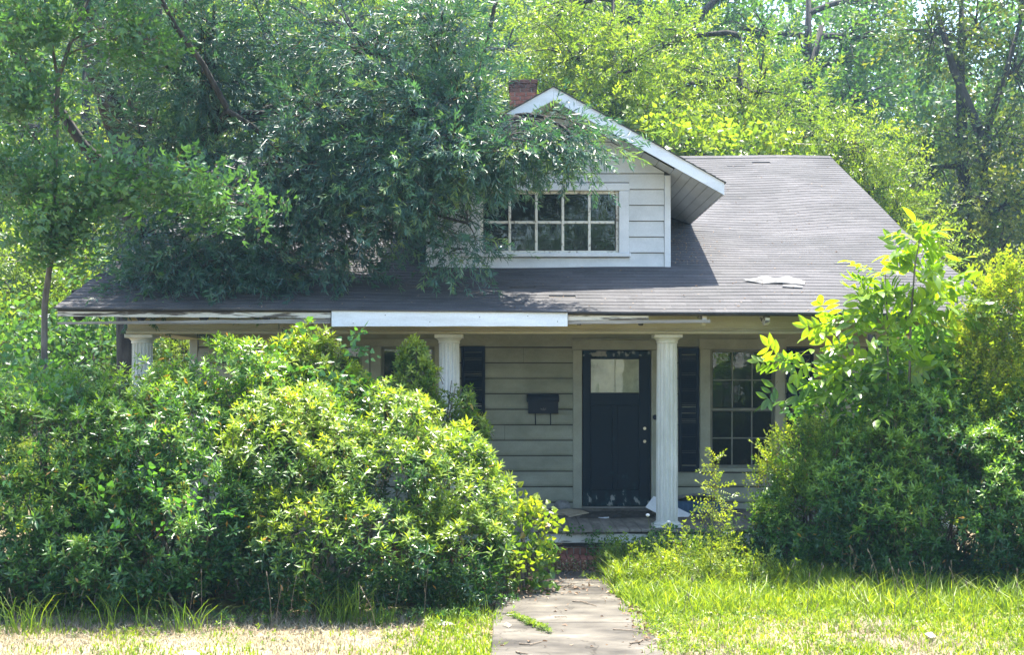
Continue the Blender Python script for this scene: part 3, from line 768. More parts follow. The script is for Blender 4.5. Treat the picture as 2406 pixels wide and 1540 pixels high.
# ---- front door
door = bpy.data.objects.new('front_door', None); link(door, house, Matrix.Translation((PX(1448,YW), YW, ZF)))
dc = door
x0, x1, zb_, zt_ = P4(1346, 1551, 800, 1203, YW)
jl, jr, zh = PX(1367,YW), PX(1530,YW), PZ(823,YW)
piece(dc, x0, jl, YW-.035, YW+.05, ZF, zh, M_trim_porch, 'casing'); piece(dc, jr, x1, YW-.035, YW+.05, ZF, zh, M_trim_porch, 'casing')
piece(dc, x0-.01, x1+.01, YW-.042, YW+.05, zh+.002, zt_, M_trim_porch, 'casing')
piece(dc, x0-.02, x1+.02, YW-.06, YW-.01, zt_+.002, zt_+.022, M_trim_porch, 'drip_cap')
piece(dc, jl+.001, jr-.001, YW-.03, YW+.09, ZF+.002, ZF+.022, M_greywood, 'threshold')
dl, dr, db, dt = PX(1369,YW), PX(1528,YW), ZF+.028, PZ(825,YW)
lx0, lx1, lz0, lz1 = P4(1388, 1502, 844, 924, YW)
Yd = YW + .005
# stiles and rails
piece(dc, dl, lx0, Yd, Yd+.045, db, dt, M_door, 'stile'); piece(dc, lx1, dr, Yd, Yd+.045, db, dt, M_door, 'stile')
piece(dc, lx0+.001, lx1-.001, Yd, Yd+.045, lz1, dt, M_door, 'rail'); midz = PZ(953,YW)
piece(dc, lx0+.001, lx1-.001, Yd, Yd+.045, midz, lz0, M_door, 'rail'); piece(dc, lx0+.001, lx1-.001, Yd, Yd+.045, db, db+.22, M_door, 'rail')
xm = (lx0+lx1)/2
piece(dc, xm-.035, xm+.035, Yd+.001, Yd+.045, db+.222, midz-.001, M_door, 'stile')
for a, b in ((lx0+.002, xm-.036), (xm+.036, lx1-.002)):
    piece(dc, a, b, Yd+.018, Yd+.04, db+.222, midz-.001, M_door, 'door_panel')
for a, b in ((lx0+.004, PX(1444,YW)), (PX(1446.5,YW), lx1-.004)):
    mb = MB(); mb.box(a, b, Yd+.02, Yd+.024, lz0+.004, lz1-.004); mb.build('pane', M_glass_clear, dc)
    mb = MB(); mb.box(a, b, Yd+.027, Yd+.029, lz0+.004, lz1-.004); mb.build('paper_blind', M_paperback, dc)
piece(dc, PX(1444,YW)+.001, PX(1446.5,YW)-.001, Yd+.014, Yd+.04, lz0+.001, lz1-.001, M_paperback, 'muntin')
for py in (1007.6, 1038):
    c = W(1514.7, py, Yd); mb = MB()
    mb.tube([(c.x, Yd-.001, c.z), (c.x, Yd-.012, c.z)], [.021, .019], 16); mb.tube([(c.x, Yd-.012, c.z), (c.x, Yd-.03, c.z)], [.009, .007], 10)
    mb.build('lock', M_brass, dc)
c = W(1538.5, 981, YW); mb = MB(); mb.tube([(c.x, YW-.036, c.z), (c.x, YW-.055, c.z), (c.x, YW-.06, c.z)], [.034, .034, .024], 18); mb.build('doorbell', M_black, dc)

# ---- windows
def window(name_parent, px0, px1, py0, py1, Y, cas, head, sill, rail, cols, rowsn, m_case=M_trim_porch, m_sash=M_sash_dim, lab=None, lower_rows=None, mt=.019):
    w = bpy.data.objects.new('window', None); link(w, name_parent, Matrix.Translation((PX((px0+px1)/2,Y), Y, PZ(py1,Y)))); 
    if lab: w['label'] = lab
    x0, x1, z0, z1 = P4(px0, px1, py0, py1, Y)
    piece(w, x0, x0+cas, Y-.03, Y+.06, z0+sill, z1-head, m_case, 'casing'); piece(w, x1-cas, x1, Y-.03, Y+.06, z0+sill, z1-head, m_case, 'casing')
    piece(w, x0-.008, x1+.008, Y-.036, Y+.06, z1-head+.001, z1, m_case, 'casing'); piece(w, x0-.02, x1+.02, Y-.06, Y+.06, z0, z0+sill-.001, m_case, 'sill')
    a, b, c, d = x0+cas+.001, x1-cas-.001, z0+sill, z1-head
    s = .035; half = rail is not None
    parts = [(c, d, Y+.02, rowsn)] if not half else [(rail, d, Y+.012, rowsn), (c, rail+.03, Y+.034, lower_rows or rowsn)]
    for zc, zd, yy, rn in parts:
        piece(w, a, a+s, yy, yy+.02, zc, zd, m_sash, 'sash_stile'); piece(w, b-s, b, yy, yy+.02, zc, zd, m_sash, 'sash_stile')
        piece(w, a+s+.001, b-s-.001, yy, yy+.02, zc, zc+s, m_sash, 'sash_rail'); piece(w, a+s+.001, b-s-.001, yy, yy+.02, zd-s, zd, m_sash, 'sash_rail')
        gx0, gx1, gz0, gz1 = a+s, b-s, zc+s, zd-s
        cw = (gx1-gx0)/cols; rh = (gz1-gz0)/rn
        for i in range(1, cols): piece(w, gx0+i*cw-mt/2, gx0+i*cw+mt/2, yy+.001, yy+.018, gz0+.001, gz1-.001, m_sash, 'muntin')
        for j in range(1, rn):
            for i in range(cols): piece(w, gx0+i*cw+mt/2+.001, gx0+(i+1)*cw-mt/2-.001, yy+.002, yy+.017, gz0+j*rh-mt/2, gz0+j*rh+mt/2, m_sash, 'muntin')
        for i in range(cols):
            for j in range(rn):
                mb = MB(); mb.box(gx0+i*cw+mt*.3, gx0+(i+1)*cw-mt*.3, yy+.009, yy+.012, gz0+j*rh+mt*.3, gz0+(j+1)*rh-mt*.3); mb.build('pane', M_glass, w)
    return w
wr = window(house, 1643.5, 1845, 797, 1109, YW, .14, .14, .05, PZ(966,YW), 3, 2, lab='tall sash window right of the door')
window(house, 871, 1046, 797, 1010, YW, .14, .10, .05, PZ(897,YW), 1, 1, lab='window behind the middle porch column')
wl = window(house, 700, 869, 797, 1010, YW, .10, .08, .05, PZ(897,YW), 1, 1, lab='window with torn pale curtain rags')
# torn curtain rags inside the left window
for (a, b, c, d) in ((838, 852, 835, 905), (846, 862, 900, 960), (800, 815, 830, 900)):
    mb = MB(); v = []; n = 7
    for i in range(n):
        q = i/(n-1); py = c + (d-c)*q; wob = 3*math.sin(q*7+a)
        v += [tuple(W(a + wob + q*(b-a)*.6, py, YW+.12)), tuple(W(a + wob + (b-a)*(.3+.5*(1-q)) + 2, py, YW+.13))]
    mb.add(v, [(2*i, 2*i+1, 2*i+3, 2*i+2) for i in range(n-1)]); o = mb.build('curtain_rag', M_curtain, wl)
    md = o.modifiers.new('thickness', 'SOLIDIFY'); md.thickness = .004

# ---- shutters
def shutter(px0, px1, py0, py1):
    e = bpy.data.objects.new('shutter', None); x0, x1, z0, z1 = P4(px0, px1, py0, py1, YW)
    link(e, house, Matrix.Translation(((x0+x1)/2, YW, z0)))
    y0 = YW - .055; s = .045
    for a, b in ((x0, x0+s), (x1-s, x1)): piece(e, a, b, y0, y0+.028, z0, z1, M_shutter, 'shutter_stile')
    zm = (z0+z1)/2
    for a, b in ((z0, z0+.08), (zm-.035, zm+.035), (z1-.08, z1)): piece(e, x0+s+.001, x1-s-.001, y0+.001, y0+.027, a, b, M_shutter, 'shutter_rail')
    mb = MB()
    for a, b in ((z0+.08, zm-.035), (zm+.035, z1-.08)):
        z = a + .012
        while z < b - .02:
            mb.hexa([(x0+s,y0+.004,z),(x1-s,y0+.004,z),(x1-s,y0+.026,z+.022),(x0+s,y0+.026,z+.022),(x0+s,y0+.004,z+.005),(x1-s,y0+.004,z+.005),(x1-s,y0+.026,z+.027),(x0+s,y0+.026,z+.027)]); z += .0235
    mb.build('louvres', M_shutter, e, kind='stuff')
shutter(1084, 1140, 814, 1110); shutter(1593, 1642, 819, 1109); shutter(1847, 1910, 819, 1109); shutter(640, 698, 814, 1110)

# ---- dormer
YD, YDF = 16.35, 15.82
AX, AZ, SL = .504, 5.70, .562
DX0, DX1 = PX(1002,YD), PX(1574,YD)
DXE = 2.063
dormer = bpy.data.objects.new('dormer', None); link(dormer, house, Matrix.Translation((AX, YD, 3.55)))
zbase = 3.50
def under(x): return AZ - .152 - SL*abs(x-AX)
WX0, WX1, WZ0, WZ1 = P4(1105, 1477.5, 431, 604.5, YD)
# backing wall around the window opening
mb = MB()
mb.prism([(DX0,zbase),(WX0+.02,zbase),(WX0+.02,under(WX0+.02)),(DX0,under(DX0))][::1], YD+.003, YD+.08)
mb.prism([(WX1-.02,zbase),(DX1,zbase),(DX1,under(DX1)),(WX1-.02,under(WX1-.02))], YD+.003, YD+.08)
mb.prism([(WX0+.02,zbase),(WX1-.02,zbase),(WX1-.02,WZ0+.02),(WX0+.02,WZ0+.02)], YD+.003, YD+.08)
mb.prism([(WX0+.02,WZ1-.02),(WX1-.02,WZ1-.02),(WX1-.02,under(WX1-.02)),(AX,under(AX)),(WX0+.02,under(WX0+.02))], YD+.003, YD+.08)
mb.build('wall_board', M_darkwood, dormer)  # dark backing shows between boards as painted shadow lines
z = PZ(629, YD) - .01; DSP = .199; i = 0
while z < 5.4:
    z1 = z + DSP
    hw0 = min((AZ - .156 - z)/SL, 9); hw1 = (AZ - .156 - z1)/SL
    if hw0 <= .05: break
    a, b = max(DX0+.07, AX-hw0), min(DX1-.075, AX+hw0); ta, tb = max(DX0+.07, AX-max(hw1,0)), min(DX1-.075, AX+max(hw1,0))
    if z < WZ1 and z1 > WZ0:
        # split by the window
        zl, zh_ = z, z1
        board(dormer, a, WX0-.002, z, z1, YD, slopeL=ta, slopeR=WX0-.002); board(dormer, WX1+.002, b, z, z1, YD, slopeL=WX1+.002, slopeR=tb)
        if z < WZ0 - .02: board(dormer, WX0-.001, WX1+.001, z, WZ0-.002, YD)
        if z1 > WZ1 + .02: board(dormer, WX0-.001, WX1+.001, WZ1+.012, z1, YD)
    else: board(dormer, a, b, z, z1, YD, slopeL=ta, slopeR=tb)
    z = z1
for a, b in ((DX1-.073, DX1+.006), (DX0-.006, DX0+.068)):
    zt_ = under(b if b > AX else a) - .01
    mb = MB(); mb.cbox(a, b, YD-.034, YD+.002, PZ(629,YD)-.012, zt_); mb.build('corner_board', M_trim, dormer)
mb = MB(); mb.box(DX1-.05, DX1-.002, YD+.082, 21.5, 3.4, under(DX1)); mb.build('cheek_wall', M_siding, dormer)
mb = MB(); mb.box(DX0+.002, DX0+.05, YD+.082, 21.5, 3.4, under(DX0)); mb.build('cheek_wall', M_siding, dormer)
mb = MB(); mb.box(DX0+.06, DX1-.06, YD+1.6, YD+1.65, 3.7, 4.9); mb.build('attic_partition', M_darkwood, dormer)
# roof slabs (butted at the ridge)
for sg in (-1, 1):
    xe = AX + sg*DXE
    def zt(x): return AZ - SL*abs(x-AX)
    pr = [(AX, AZ), (xe, zt(xe)), (xe, zt(xe)-.03), (AX, AZ-.03)]
    mb = MB(); mb.prism(pr, YDF+.03, 22.3); mb.build('roof_deck', M_darkwood, dormer)
    # shingle courses on top, slightly ragged at the rake
    V = []; T = []; A = []; k = 0; s_ = 0; Lr = DXE*math.sqrt(1+SL*SL)
    while s_ < Lr + .02:
        xa = AX + sg*(DXE + .03 - s_/math.sqrt(1+SL*SL)); xb = xa - sg*.17/math.sqrt(1+SL*SL)
        if sg*(xb-AX) < 0: xb = AX
        y = YDF - .028 + random.uniform(-.012,.008)
        while y < 22:
            y1 = y + .30; 
            za, zb2 = zt(xa), zt(xb)
            V += [(xa,y,za+.001),(xa,y1,za+.001),(xb,y1,zb2+.001),(xb,y,zb2+.001),(xa,y,za+.016),(xa,y1,za+.016),(xb,y1,zb2+.004),(xb,y,zb2+.004)]
            T += [tuple(i + 8*k for i in t) for t in HEX]; A += [random.random()]*8; k += 1; y = y1 + .004
        s_ += EXP
    shared('shingles', np_mesh('shingles', np.array(V), np.array(T), np.array(A), M_shingle), dormer, Matrix.Identity(4), kind='stuff')
    # rake board
    h = .16
    pr = [(AX + sg*.001, AZ-.002), (xe+sg*.012, zt(xe)-.006), (xe+sg*.012, zt(xe)-.006-h+.01), (AX + sg*.001, AZ-.002-h)]
    if sg < 0: pr = pr[::-1]
    mb = MB(); mb.prism(pr, YDF, YDF+.022); mb.build('rake_board', M_fascia_new, dormer)
    # eave board along the side and soffit planks
    mb = MB(); xx0, xx1 = sorted((xe-sg*.004, xe+sg*.012)); mb.box(xx0, xx1, YDF+.023, 20.4, zt(xe)-.152, zt(xe)-.032); mb.build('eave_board', M_trim, dormer)
    u = .0
    edge = (DX1 - AX) if sg > 0 else (AX - DX0)
    while u < DXE - .02:
        wpl = .185 if u < edge - .05 else .10
        u1 = min(u + wpl, DXE - .008)
        xa, xb = AX + sg*(u+.004), AX + sg*(u1-.003)
        yend = YD + .0 if u1 < edge + .02 else 20.4
        ystart = YDF + .024
        if sg > 0 and (.62 < u < .80 or .98 < u < 1.45): ystart += random.choice((.14,.20,.10))
        za, zb2 = zt(xa)-.150, zt(xb)-.150
        mb = MB(); vv = [(xa,ystart,za),(xb,ystart,zb2),(xb,yend,zb2),(xa,yend,za),(xa,ystart,za+.008),(xb,ystart,zb2+.008),(xb,yend,zb2+.008),(xa,yend,za+.008)]
        mb.hexa(vv); mb.build('soffit_plank', M_siding, dormer); u = u1
# window of the dormer
dw = window(house, 1105, 1477.5, 431, 604.5, YD, .125, .095, .05, None, 5, 2, m_case=M_trim, m_sash=M_sashpeel, mt=.034, lab='wide ten pane dormer window with flaking paint')
# left trim piece edges
mb = MB(); mb.cbox(DX0-.01, DX1+.03, YD-.04, YD-.024, PZ(629,YD)-.035, PZ(629,YD)-.013); mb.build('flashing', M_greywood, dormer)

# ---- chimney
ch = bpy.data.objects.new('chimney', None); CY = 24.0; link(ch, house, Matrix.Translation((.2, CY, 5.5)))
cx0, cx1 = PX(1197,CY), PX(1261,CY); ctop = PZ(186,CY)
mb = MB(); mb.box(cx0+.02, cx1-.02, CY+.02, CY+.5, 5.2, ctop-.03); mb.build('mortar', M_mortar, ch)
z = ctop - .075; r_ = 0
while z > 6.3:
    o = .02 if r_ == 0 else (.012 if r_ == 1 else 0)
    x = cx0 - o - (.1 if r_ % 2 else 0)
    while x < cx1 + o - .02:
        a, b = max(x, cx0-o), min(x+.195, cx1+o)
        if b - a > .03:
            mb = MB(); mb.cbox(a+.004, b-.004, CY-o+random.uniform(-.003,.003), CY+.1, z, z+.066, .004); mb.build('brick', M_brick_dark if r_ < 3 else M_brick, ch)
        x += .205
    for yy in (CY+.105, CY+.31):
        for a, b in ((cx0-o, cx0+.1), (cx1-.1, cx1+o)):
            mb = MB(); mb.box(a, b, yy, yy+.195, z, z+.066); mb.build('brick', M_brick_dark if r_ < 3 else M_brick, ch)
    z -= .076; r_ += 1

# ------------------------------------------------------------------ objects about the porch
box_ = thing('mailbox', 'black metal mailbox with two newspaper hooks on the siding left of the door', 'mailbox', (PX(1276,YW), YW-.03, PZ(972,YW)))
x0, x1, z0, z1 = P4(1241, 1311, 944, 972, YW); yb = YW - .024
mb = MB(); mb.cbox(x0, x1, yb-.10, yb, z0, z1, .006); mb.build('body', M_black, box_)
x0, x1, za, zt2 = P4(1238, 1313, 925.7, 945, YW); mb = MB(); v = []
pr = [(yb, za), (yb-.118, za), (yb-.124, za+.03), (yb-.115, za+.07), (yb-.09, zt2-.008), (yb-.05, zt2), (yb, zt2)]; n = len(pr)
c_ = .012
mb.add([(x0+(c_ if i in (4,5) else 0), y, z) for i, (y, z) in enumerate(pr)] + [(x1-(c_ if i in (4,5) else 0), y, z) for i, (y, z) in enumerate(pr)], [tuple(range(n)), tuple(range(2*n-1, n-1, -1))] + [(i, i+n, (i+1) % n+n, (i+1) % n) for i in range(n)])
mb.build('lid', M_black, box_)
for px, pb in ((1258, 996.7), (1293.4, 996.7)):
    c = W(px, 972, YW); zl = PZ(pb, YW); mb = MB(); mb.tube([(c.x, yb-.03, c.z+.002), (c.x, yb-.03, zl+.02), (c.x, yb-.035, zl), (c.x, yb-.065, zl-.004), (c.x, yb-.085, zl+.02)], .007, 8); mb.build('newspaper_hook', M_black, box_)
# small pale emblem: a spread winged bird outline on the box front
cx, cz = PX(1276,YW), PZ(962,YW); ye = yb - .1005; mb = MB()
for sg in (-1, 1):
    mb.tube([(cx+sg*.008,ye-.001,cz-.012),(cx+sg*.02,ye-.001,cz+.006),(cx+sg*.036,ye-.001,cz+.014),(cx+sg*.030,ye-.001,cz-.006),(cx+sg*.014,ye-.001,cz-.016)], .0018, 5)
mb.tube([(cx,ye-.001,cz-.016),(cx,ye-.001,cz+.012),(cx+.006,ye-.001,cz+.017)], .0024, 5)
mb.build('emblem', M_greywood, box_)

def flat(name, label, cat, pts, m, th=.006, lift=0., M=None):
    mb = MB(); n = len(pts); top = [tuple(p) for p in pts]; bot = [(p[0], p[1], p[2]-th) for p in top]
    c = tuple(sum(p[k] for p in top)/n for k in range(3))
    mb.add(top + bot + [(c[0], c[1], c[2]+lift), (c[0], c[1], c[2]+lift-th)], [(i, (i+1) % n, 2*n) for i in range(n)] + [((i+1) % n+n, i+n, 2*n+1) for i in range(n)] + [(i, i+n, (i+1) % n+n, (i+1) % n) for i in range(n)])
    o = mb.build(name, m); return tag(o, label, cat)
def FP(px, py, z):          # point on a horizontal plane z under a pixel
    Y = (2.1 - z) * F / (py - 900); return Vector((PX(px, Y), Y, z))
zc = ZF + .012
flat('cardboard_sheet', 'flattened tan cardboard lying on the porch beside the door casing', 'cardboard', [FP(1300,1204,zc), FP(1330,1211,zc), FP(1338,1215,zc), FP(1384,1205.5,zc+.02), FP(1368,1200,zc+.01), FP(1335,1196,zc+.03), FP(1318,1198,zc+.01)], M_card, .008, .02)
flat('paper_sheet', 'curled tan paper sheet left of the flattened cardboard', 'paper', [FP(1296,1209,zc), FP(1325,1212,zc), FP(1328,1207,zc+.01), FP(1306,1205,zc)], M_card, .004, .01)
mb = MB(); mb.lathe(PX(1321,17.2), 17.2, [(.10,ZF+.008),(.11,ZF+.04),(.10,ZF+.09),(.06,ZF+.12),(.01,ZF+.125)], 14)
tag(mb.build('cloth_bundle', M_greycloth, smooth=True), 'small grey rounded cloth bundle against the siding behind the cardboard', 'cloth')
flat('envelope', 'small white envelope lying on the porch floor in front of the mat', 'envelope', [FP(1405,1217,zc), FP(1424,1218.5,zc), FP(1431,1217,zc+.006), FP(1431,1213,zc), FP(1422,1216,zc+.004), FP(1404,1214.5,zc)], M_white, .005)
mb = MB()
a_, b_, c2, d2 = FP(1363,1218,zc), FP(1540,1216,zc), FP(1528,1201,zc), FP(1370,1201,zc)
nx, ny = 22, 8; v = []
for j in range(ny+1):
    for i in range(nx+1):
        p = a_.lerp(b_, i/nx).lerp(d2.lerp(c2, i/nx), j/ny); e = .02 if i in (0,nx) or j in (0,ny) else 0
        v.append((p.x+random.uniform(-1,1)*e, p.y+random.uniform(-1,1)*e, ZF+.008+random.uniform(0,.022)*(e == 0)))
mb.add(v, [(j*(nx+1)+i, j*(nx+1)+i+1, (j+1)*(nx+1)+i+1, (j+1)*(nx+1)+i) for j in range(ny) for i in range(nx)])
tag(mb.build('door_mat', M_darkwood), 'dark rotten doormat covered in debris in front of the door', 'doormat')
# white board leaning behind the column
S = .18703
def Z1(x, y): return 1215 + x*S, 1107 + y*S
q = [Z1(1715,318), Z1(1612,460), Z1(2070,700), Z1(2180,545)]
Yl = [16.5, 16.3, 16.15, 16.35]
pts = [W(x, y, yy) for (x, y), yy in zip(q, Yl)]
mb = MB(); mb.hexa([pts[0], pts[1], pts[2], pts[3], pts[0]+Vector((0,.008,0)), pts[1]+Vector((0,.008,0)), pts[2]+Vector((0,.008,0)), pts[3]+Vector((0,.008,0))])
tag(mb.build('white_board', M_white), 'flat white board tipped at an angle behind the fluted column right of the door', 'board')
tub = thing('storage_tub', 'faded blue plastic tub with a grey cloth on top beneath the right window', 'tub', (PX(1625,16.8), 16.8, ZF))
x0, x1 = PX(1585,16.7), PX(1700,16.7); z0, z1 = ZF+.01, PZ(1182,16.7)
mb = MB(); mb.hexa([(x0+.03,16.72,z0),(x1-.03,16.72,z0),(x1-.03,17.1,z0),(x0+.03,17.1,z0),(x0,16.7,z1),(x1,16.7,z1),(x1,17.14,z1),(x0,17.14,z1)])
for k in range(9): mb.box(x0+.05+k*.06, x0+.065+k*.06, 16.695, 16.705, z0+.02, z1-.01)
mb.build('body', M_blue, tub)
mb = MB(); mb.box(x0-.012, x1+.012, 16.685, 17.15, z1, z1+.018); mb.build('rim', M_blue, tub)
mb = MB(); v = []; nx, ny = 10, 5
for j in range(ny+1):
    for i in range(nx+1): v.append((x0-.02+(x1-x0+.04)*i/nx, 16.675+.47*j/ny, z1+.025+.07*math.sin(math.pi*i/nx)*abs(math.sin(j*1.1+1))+random.uniform(0,.015)))
mb.add(v, [(j*(nx+1)+i, j*(nx+1)+i+1, (j+1)*(nx+1)+i+1, (j+1)*(nx+1)+i) for j in range(ny) for i in range(nx)])
tag(mb.build('grey_cloth', M_greycloth, smooth=True), 'crumpled grey cloth lying over the blue tub', 'cloth')
flat('plastic_scrap', 'pale blue plastic scrap in the weeds right of the column foot', 'plastic', [W(1698,1252,14.6), W(1712,1262,14.5), W(1716,1254,14.55), W(1722,1248,14.6), W(1706,1247,14.65)], M_white, .004, .02)
flat('paper_scrap', 'crumpled white paper at the lawn edge in front of the left azalea', 'paper', [FP(430,1530,.03), FP(432,1540,.03), FP(470,1541,.05), FP(468,1535,.03), FP(450,1531,.06)], M_litter_paper, .004, .02)
flat('paper_scrap', 'small pale scrap on the dry grass under the azalea near the path', 'paper', [FP(1028,1464,.03), FP(1030,1470,.03), FP(1068,1470,.03), FP(1060,1463,.04), FP(1040,1461,.05)], M_litter_paper, .004, .01)

# ------------------------------------------------------------------ spray templates
S_az = [rosette(.086 * k_, .027 * k_, 8, 'ell', 3) for k_ in (.75, .9, 1., 1.1, 1.2)]
S_az_small = [rosette(.060, .020, 8, 'ell', 3) for _ in range(4)]
S_vine = [twig(.085, .075, 5, .25, 'heart', 80, 0, True, .03, .15, .2, 1.) for _ in range(4)]
S_privet = [twig(.048, .022, 10, .24, 'ell', 60, 2, True, .0, .25, .1, .8) for _ in range(5)]
S_oak = [twig(.098, .018, 11, .24, 'dia', 48, 5, False, .0, .2, .1, 1.) for _ in range(6)]
S_elder = [compound(.075, .036, 2, .12, 'ell', 3, .9) for _ in range(4)]
S_far = [twig(.13, .065, 7, .42, 'dia', 62, 2, False, .02, .15, .2, 1.) for _ in range(5)]
S_farfine = [twig(.11, .038, 11, .42, 'dia', 60, 3, False, .01, .15, .25, 1.) for _ in range(5)]
S_broad = [twig(.15, .11, 5, .4, 'ell', 75, 1, False, .05, .15, .3, 1.) for _ in range(4)]

# ------------------------------------------------------------------ trees
def bez(a, b, bend, n=6):
    a, b, bend = Vector(a), Vector(b), Vector(bend); out = []
    for i in range(n+1):
        t = i/n; out.append(a.lerp(b, t) + bend * (4*t*(1-t)) + Vector((random.uniform(-1,1), random.uniform(-1,1), random.uniform(-1,1))) * (a-b).length * .012)
    return out
def tree(name, label, limbs, blobs, sprays, material, per, subs=14, size=1., group=None, bark=M_bark, droop=.1, rbr=.05, young=.5, singles=0, seed=0., spread=.22, cat='tree', hang=.0, keepout=None, rsub=.35):
    """limbs: polylines with radii; blobs: foliage volumes fed by a branch from the nearest limb"""
    base = limbs[0][0][0]
    root = thing(name, label, cat, (base[0], base[1], 0), group)
    mb = MB(); LP = []
    for pts, rad in limbs:
        mb.tube(pts, rad, 10 if rad[0] > .1 else 7)
        for p, q in zip(pts[:-1], pts[1:]):
            for k in range(5): LP.append(Vector(p).lerp(Vector(q), k/5))
        LP.append(Vector(pts[-1]))
    P = []; D = []; Qn = []
    for b in blobs:
        c = Vector(b[:3]); r = Vector(b[3:6])
        lo = [p for p in LP if p.z < c.z + .8] or LP
        at = min(lo, key=lambda p: (p-c).length + max(0, (p.z-c.z))*.5)
        br = bez(at, c, (0, 0, (c-at).length*.08)); mb.tube(br, list(np.linspace(rbr, rbr*.45, len(br))), 6, False)
        w = b[6] if len(b) > 6 else 1.
        for k in range(int(subs * w)):
            d = Vector(rng.normal(size=3)).normalized(); q = random.uniform(.7, 1.05)
            e = c + Vector((d.x*r.x, d.y*r.y, d.z*r.z)) * q
            s0 = br[random.randint(max(1, len(br)//2), len(br)-1)]
            sb = bez(s0, e, (0, 0, (e-s0).length*.08), 4)
            mb.tube(sb, list(np.linspace(rbr*rsub, rbr*.08, 5)), 4, False)
            n = max(2, int(per * random.uniform(.6,1.4)))
            t = rng.uniform(.25, 1.05, n)
            ln = (e - s0)
            base_ = np.array(s0)[None] + np.array(ln)[None]*t[:,None]
            off = rng.normal(0, spread, (n,3)) * np.array((1,1,.75))
            off[:,2] -= np.abs(rng.normal(0, hang, n)) if hang else 0
            p = base_ + off; P.append(p)
            dd = np.array(ln.normalized())[None]*.7 + off/ (np.linalg.norm(off, axis=1)[:,None]+1e-6)*.8 + np.array((0,0,-droop))[None] + rng.normal(0,.25,(n,3)); D.append(dd)
            rel = (p - np.array(c)) / np.array(r); Qn.append(rel)
    mb.build('trunk', bark, root, smooth=True)
    P = np.concatenate(P); D = np.concatenate(D); Qn = np.concatenate(Qn); n = len(P)
    out = np.clip(np.linalg.norm(Qn, axis=1), 0, 1.2)
    rn = .30 + .45*young*(out-.5) + rng.normal(0,.14,n) + .14*lumps(P, 1.1, seed)
    foliage(root, 'crown', sprays, P, D, size*rng.uniform(.75,1.2,n), np.clip(rn,.04,.93), material, singles, keepout)
    return root
def B(px, py, Y, rx, ry, rY, w=1.):
    """ellipsoid given by where it stands: pixel centre and pixel radii at depth Y, depth radius in metres"""
    c = W(px, py, Y); return (c.x, c.y, c.z, rx*Y/F, rY, ry*Y/F, w)

# the big willow oak beside the left wall, spreading over the roof
ox, oy = -5.55, 19.0
oak_limbs = [
    ([(ox, oy, -.1), (ox+.02, oy, 1.5), (ox-.02, oy, 3.0), (ox+.03, oy-.1, 4.6), (ox, oy-.2, 5.6)], [.25, .215, .20, .22, .24]),
    ([(ox, oy-.2, 5.5), (ox-.35, oy-.4, 6.6), (ox-.55, oy-.6, 8.0), (ox-.7, oy-.5, 10.)], [.22, .19, .17, .12]),
    ([(ox+.05, oy-.2, 5.5), (ox+.4, oy-.5, 6.5), (ox+.5, oy-.8, 7.6), (ox+.7, oy-.9, 9.6)], [.22, .18, .16, .10]),
    ([(ox+.45, oy-.6, 6.8), (ox+1.0, oy-.9, 7.3), (ox+2.2, oy-1.6, 8.0), (ox+4, oy-2.2, 8.6)], [.12, .09, .07, .04]),
    ([(ox, oy-.15, 5.0), (ox+1.0, oy-.8, 5.55), (ox+2.6, oy-1.9, 5.75), (ox+4.2, oy-2.8, 5.6), (ox+5.6, oy-3.3, 5.3)], [.12, .095, .075, .055, .03]),
    ([(ox, oy-.15, 4.6), (ox+.9, oy-1.2, 5.0), (ox+1.8, oy-2.6, 5.2), (ox+2.3, oy-4.2, 5.2)], [.09, .075, .06, .03]),
    ([(ox, oy, 4.9), (ox-.6, oy-.3, 5.5), (ox-1.0, oy-.9, 6.3), (ox-1.6, oy-1.6, 7.2)], [.10, .08, .06, .04]),
    ([(ox+.4, oy-.7, 7.2), (ox+.6, oy-2.5, 7.9), (ox+.8, oy-4.5, 8.2), (ox+1, oy-6, 8.)], [.12, .10, .07, .04]),
]
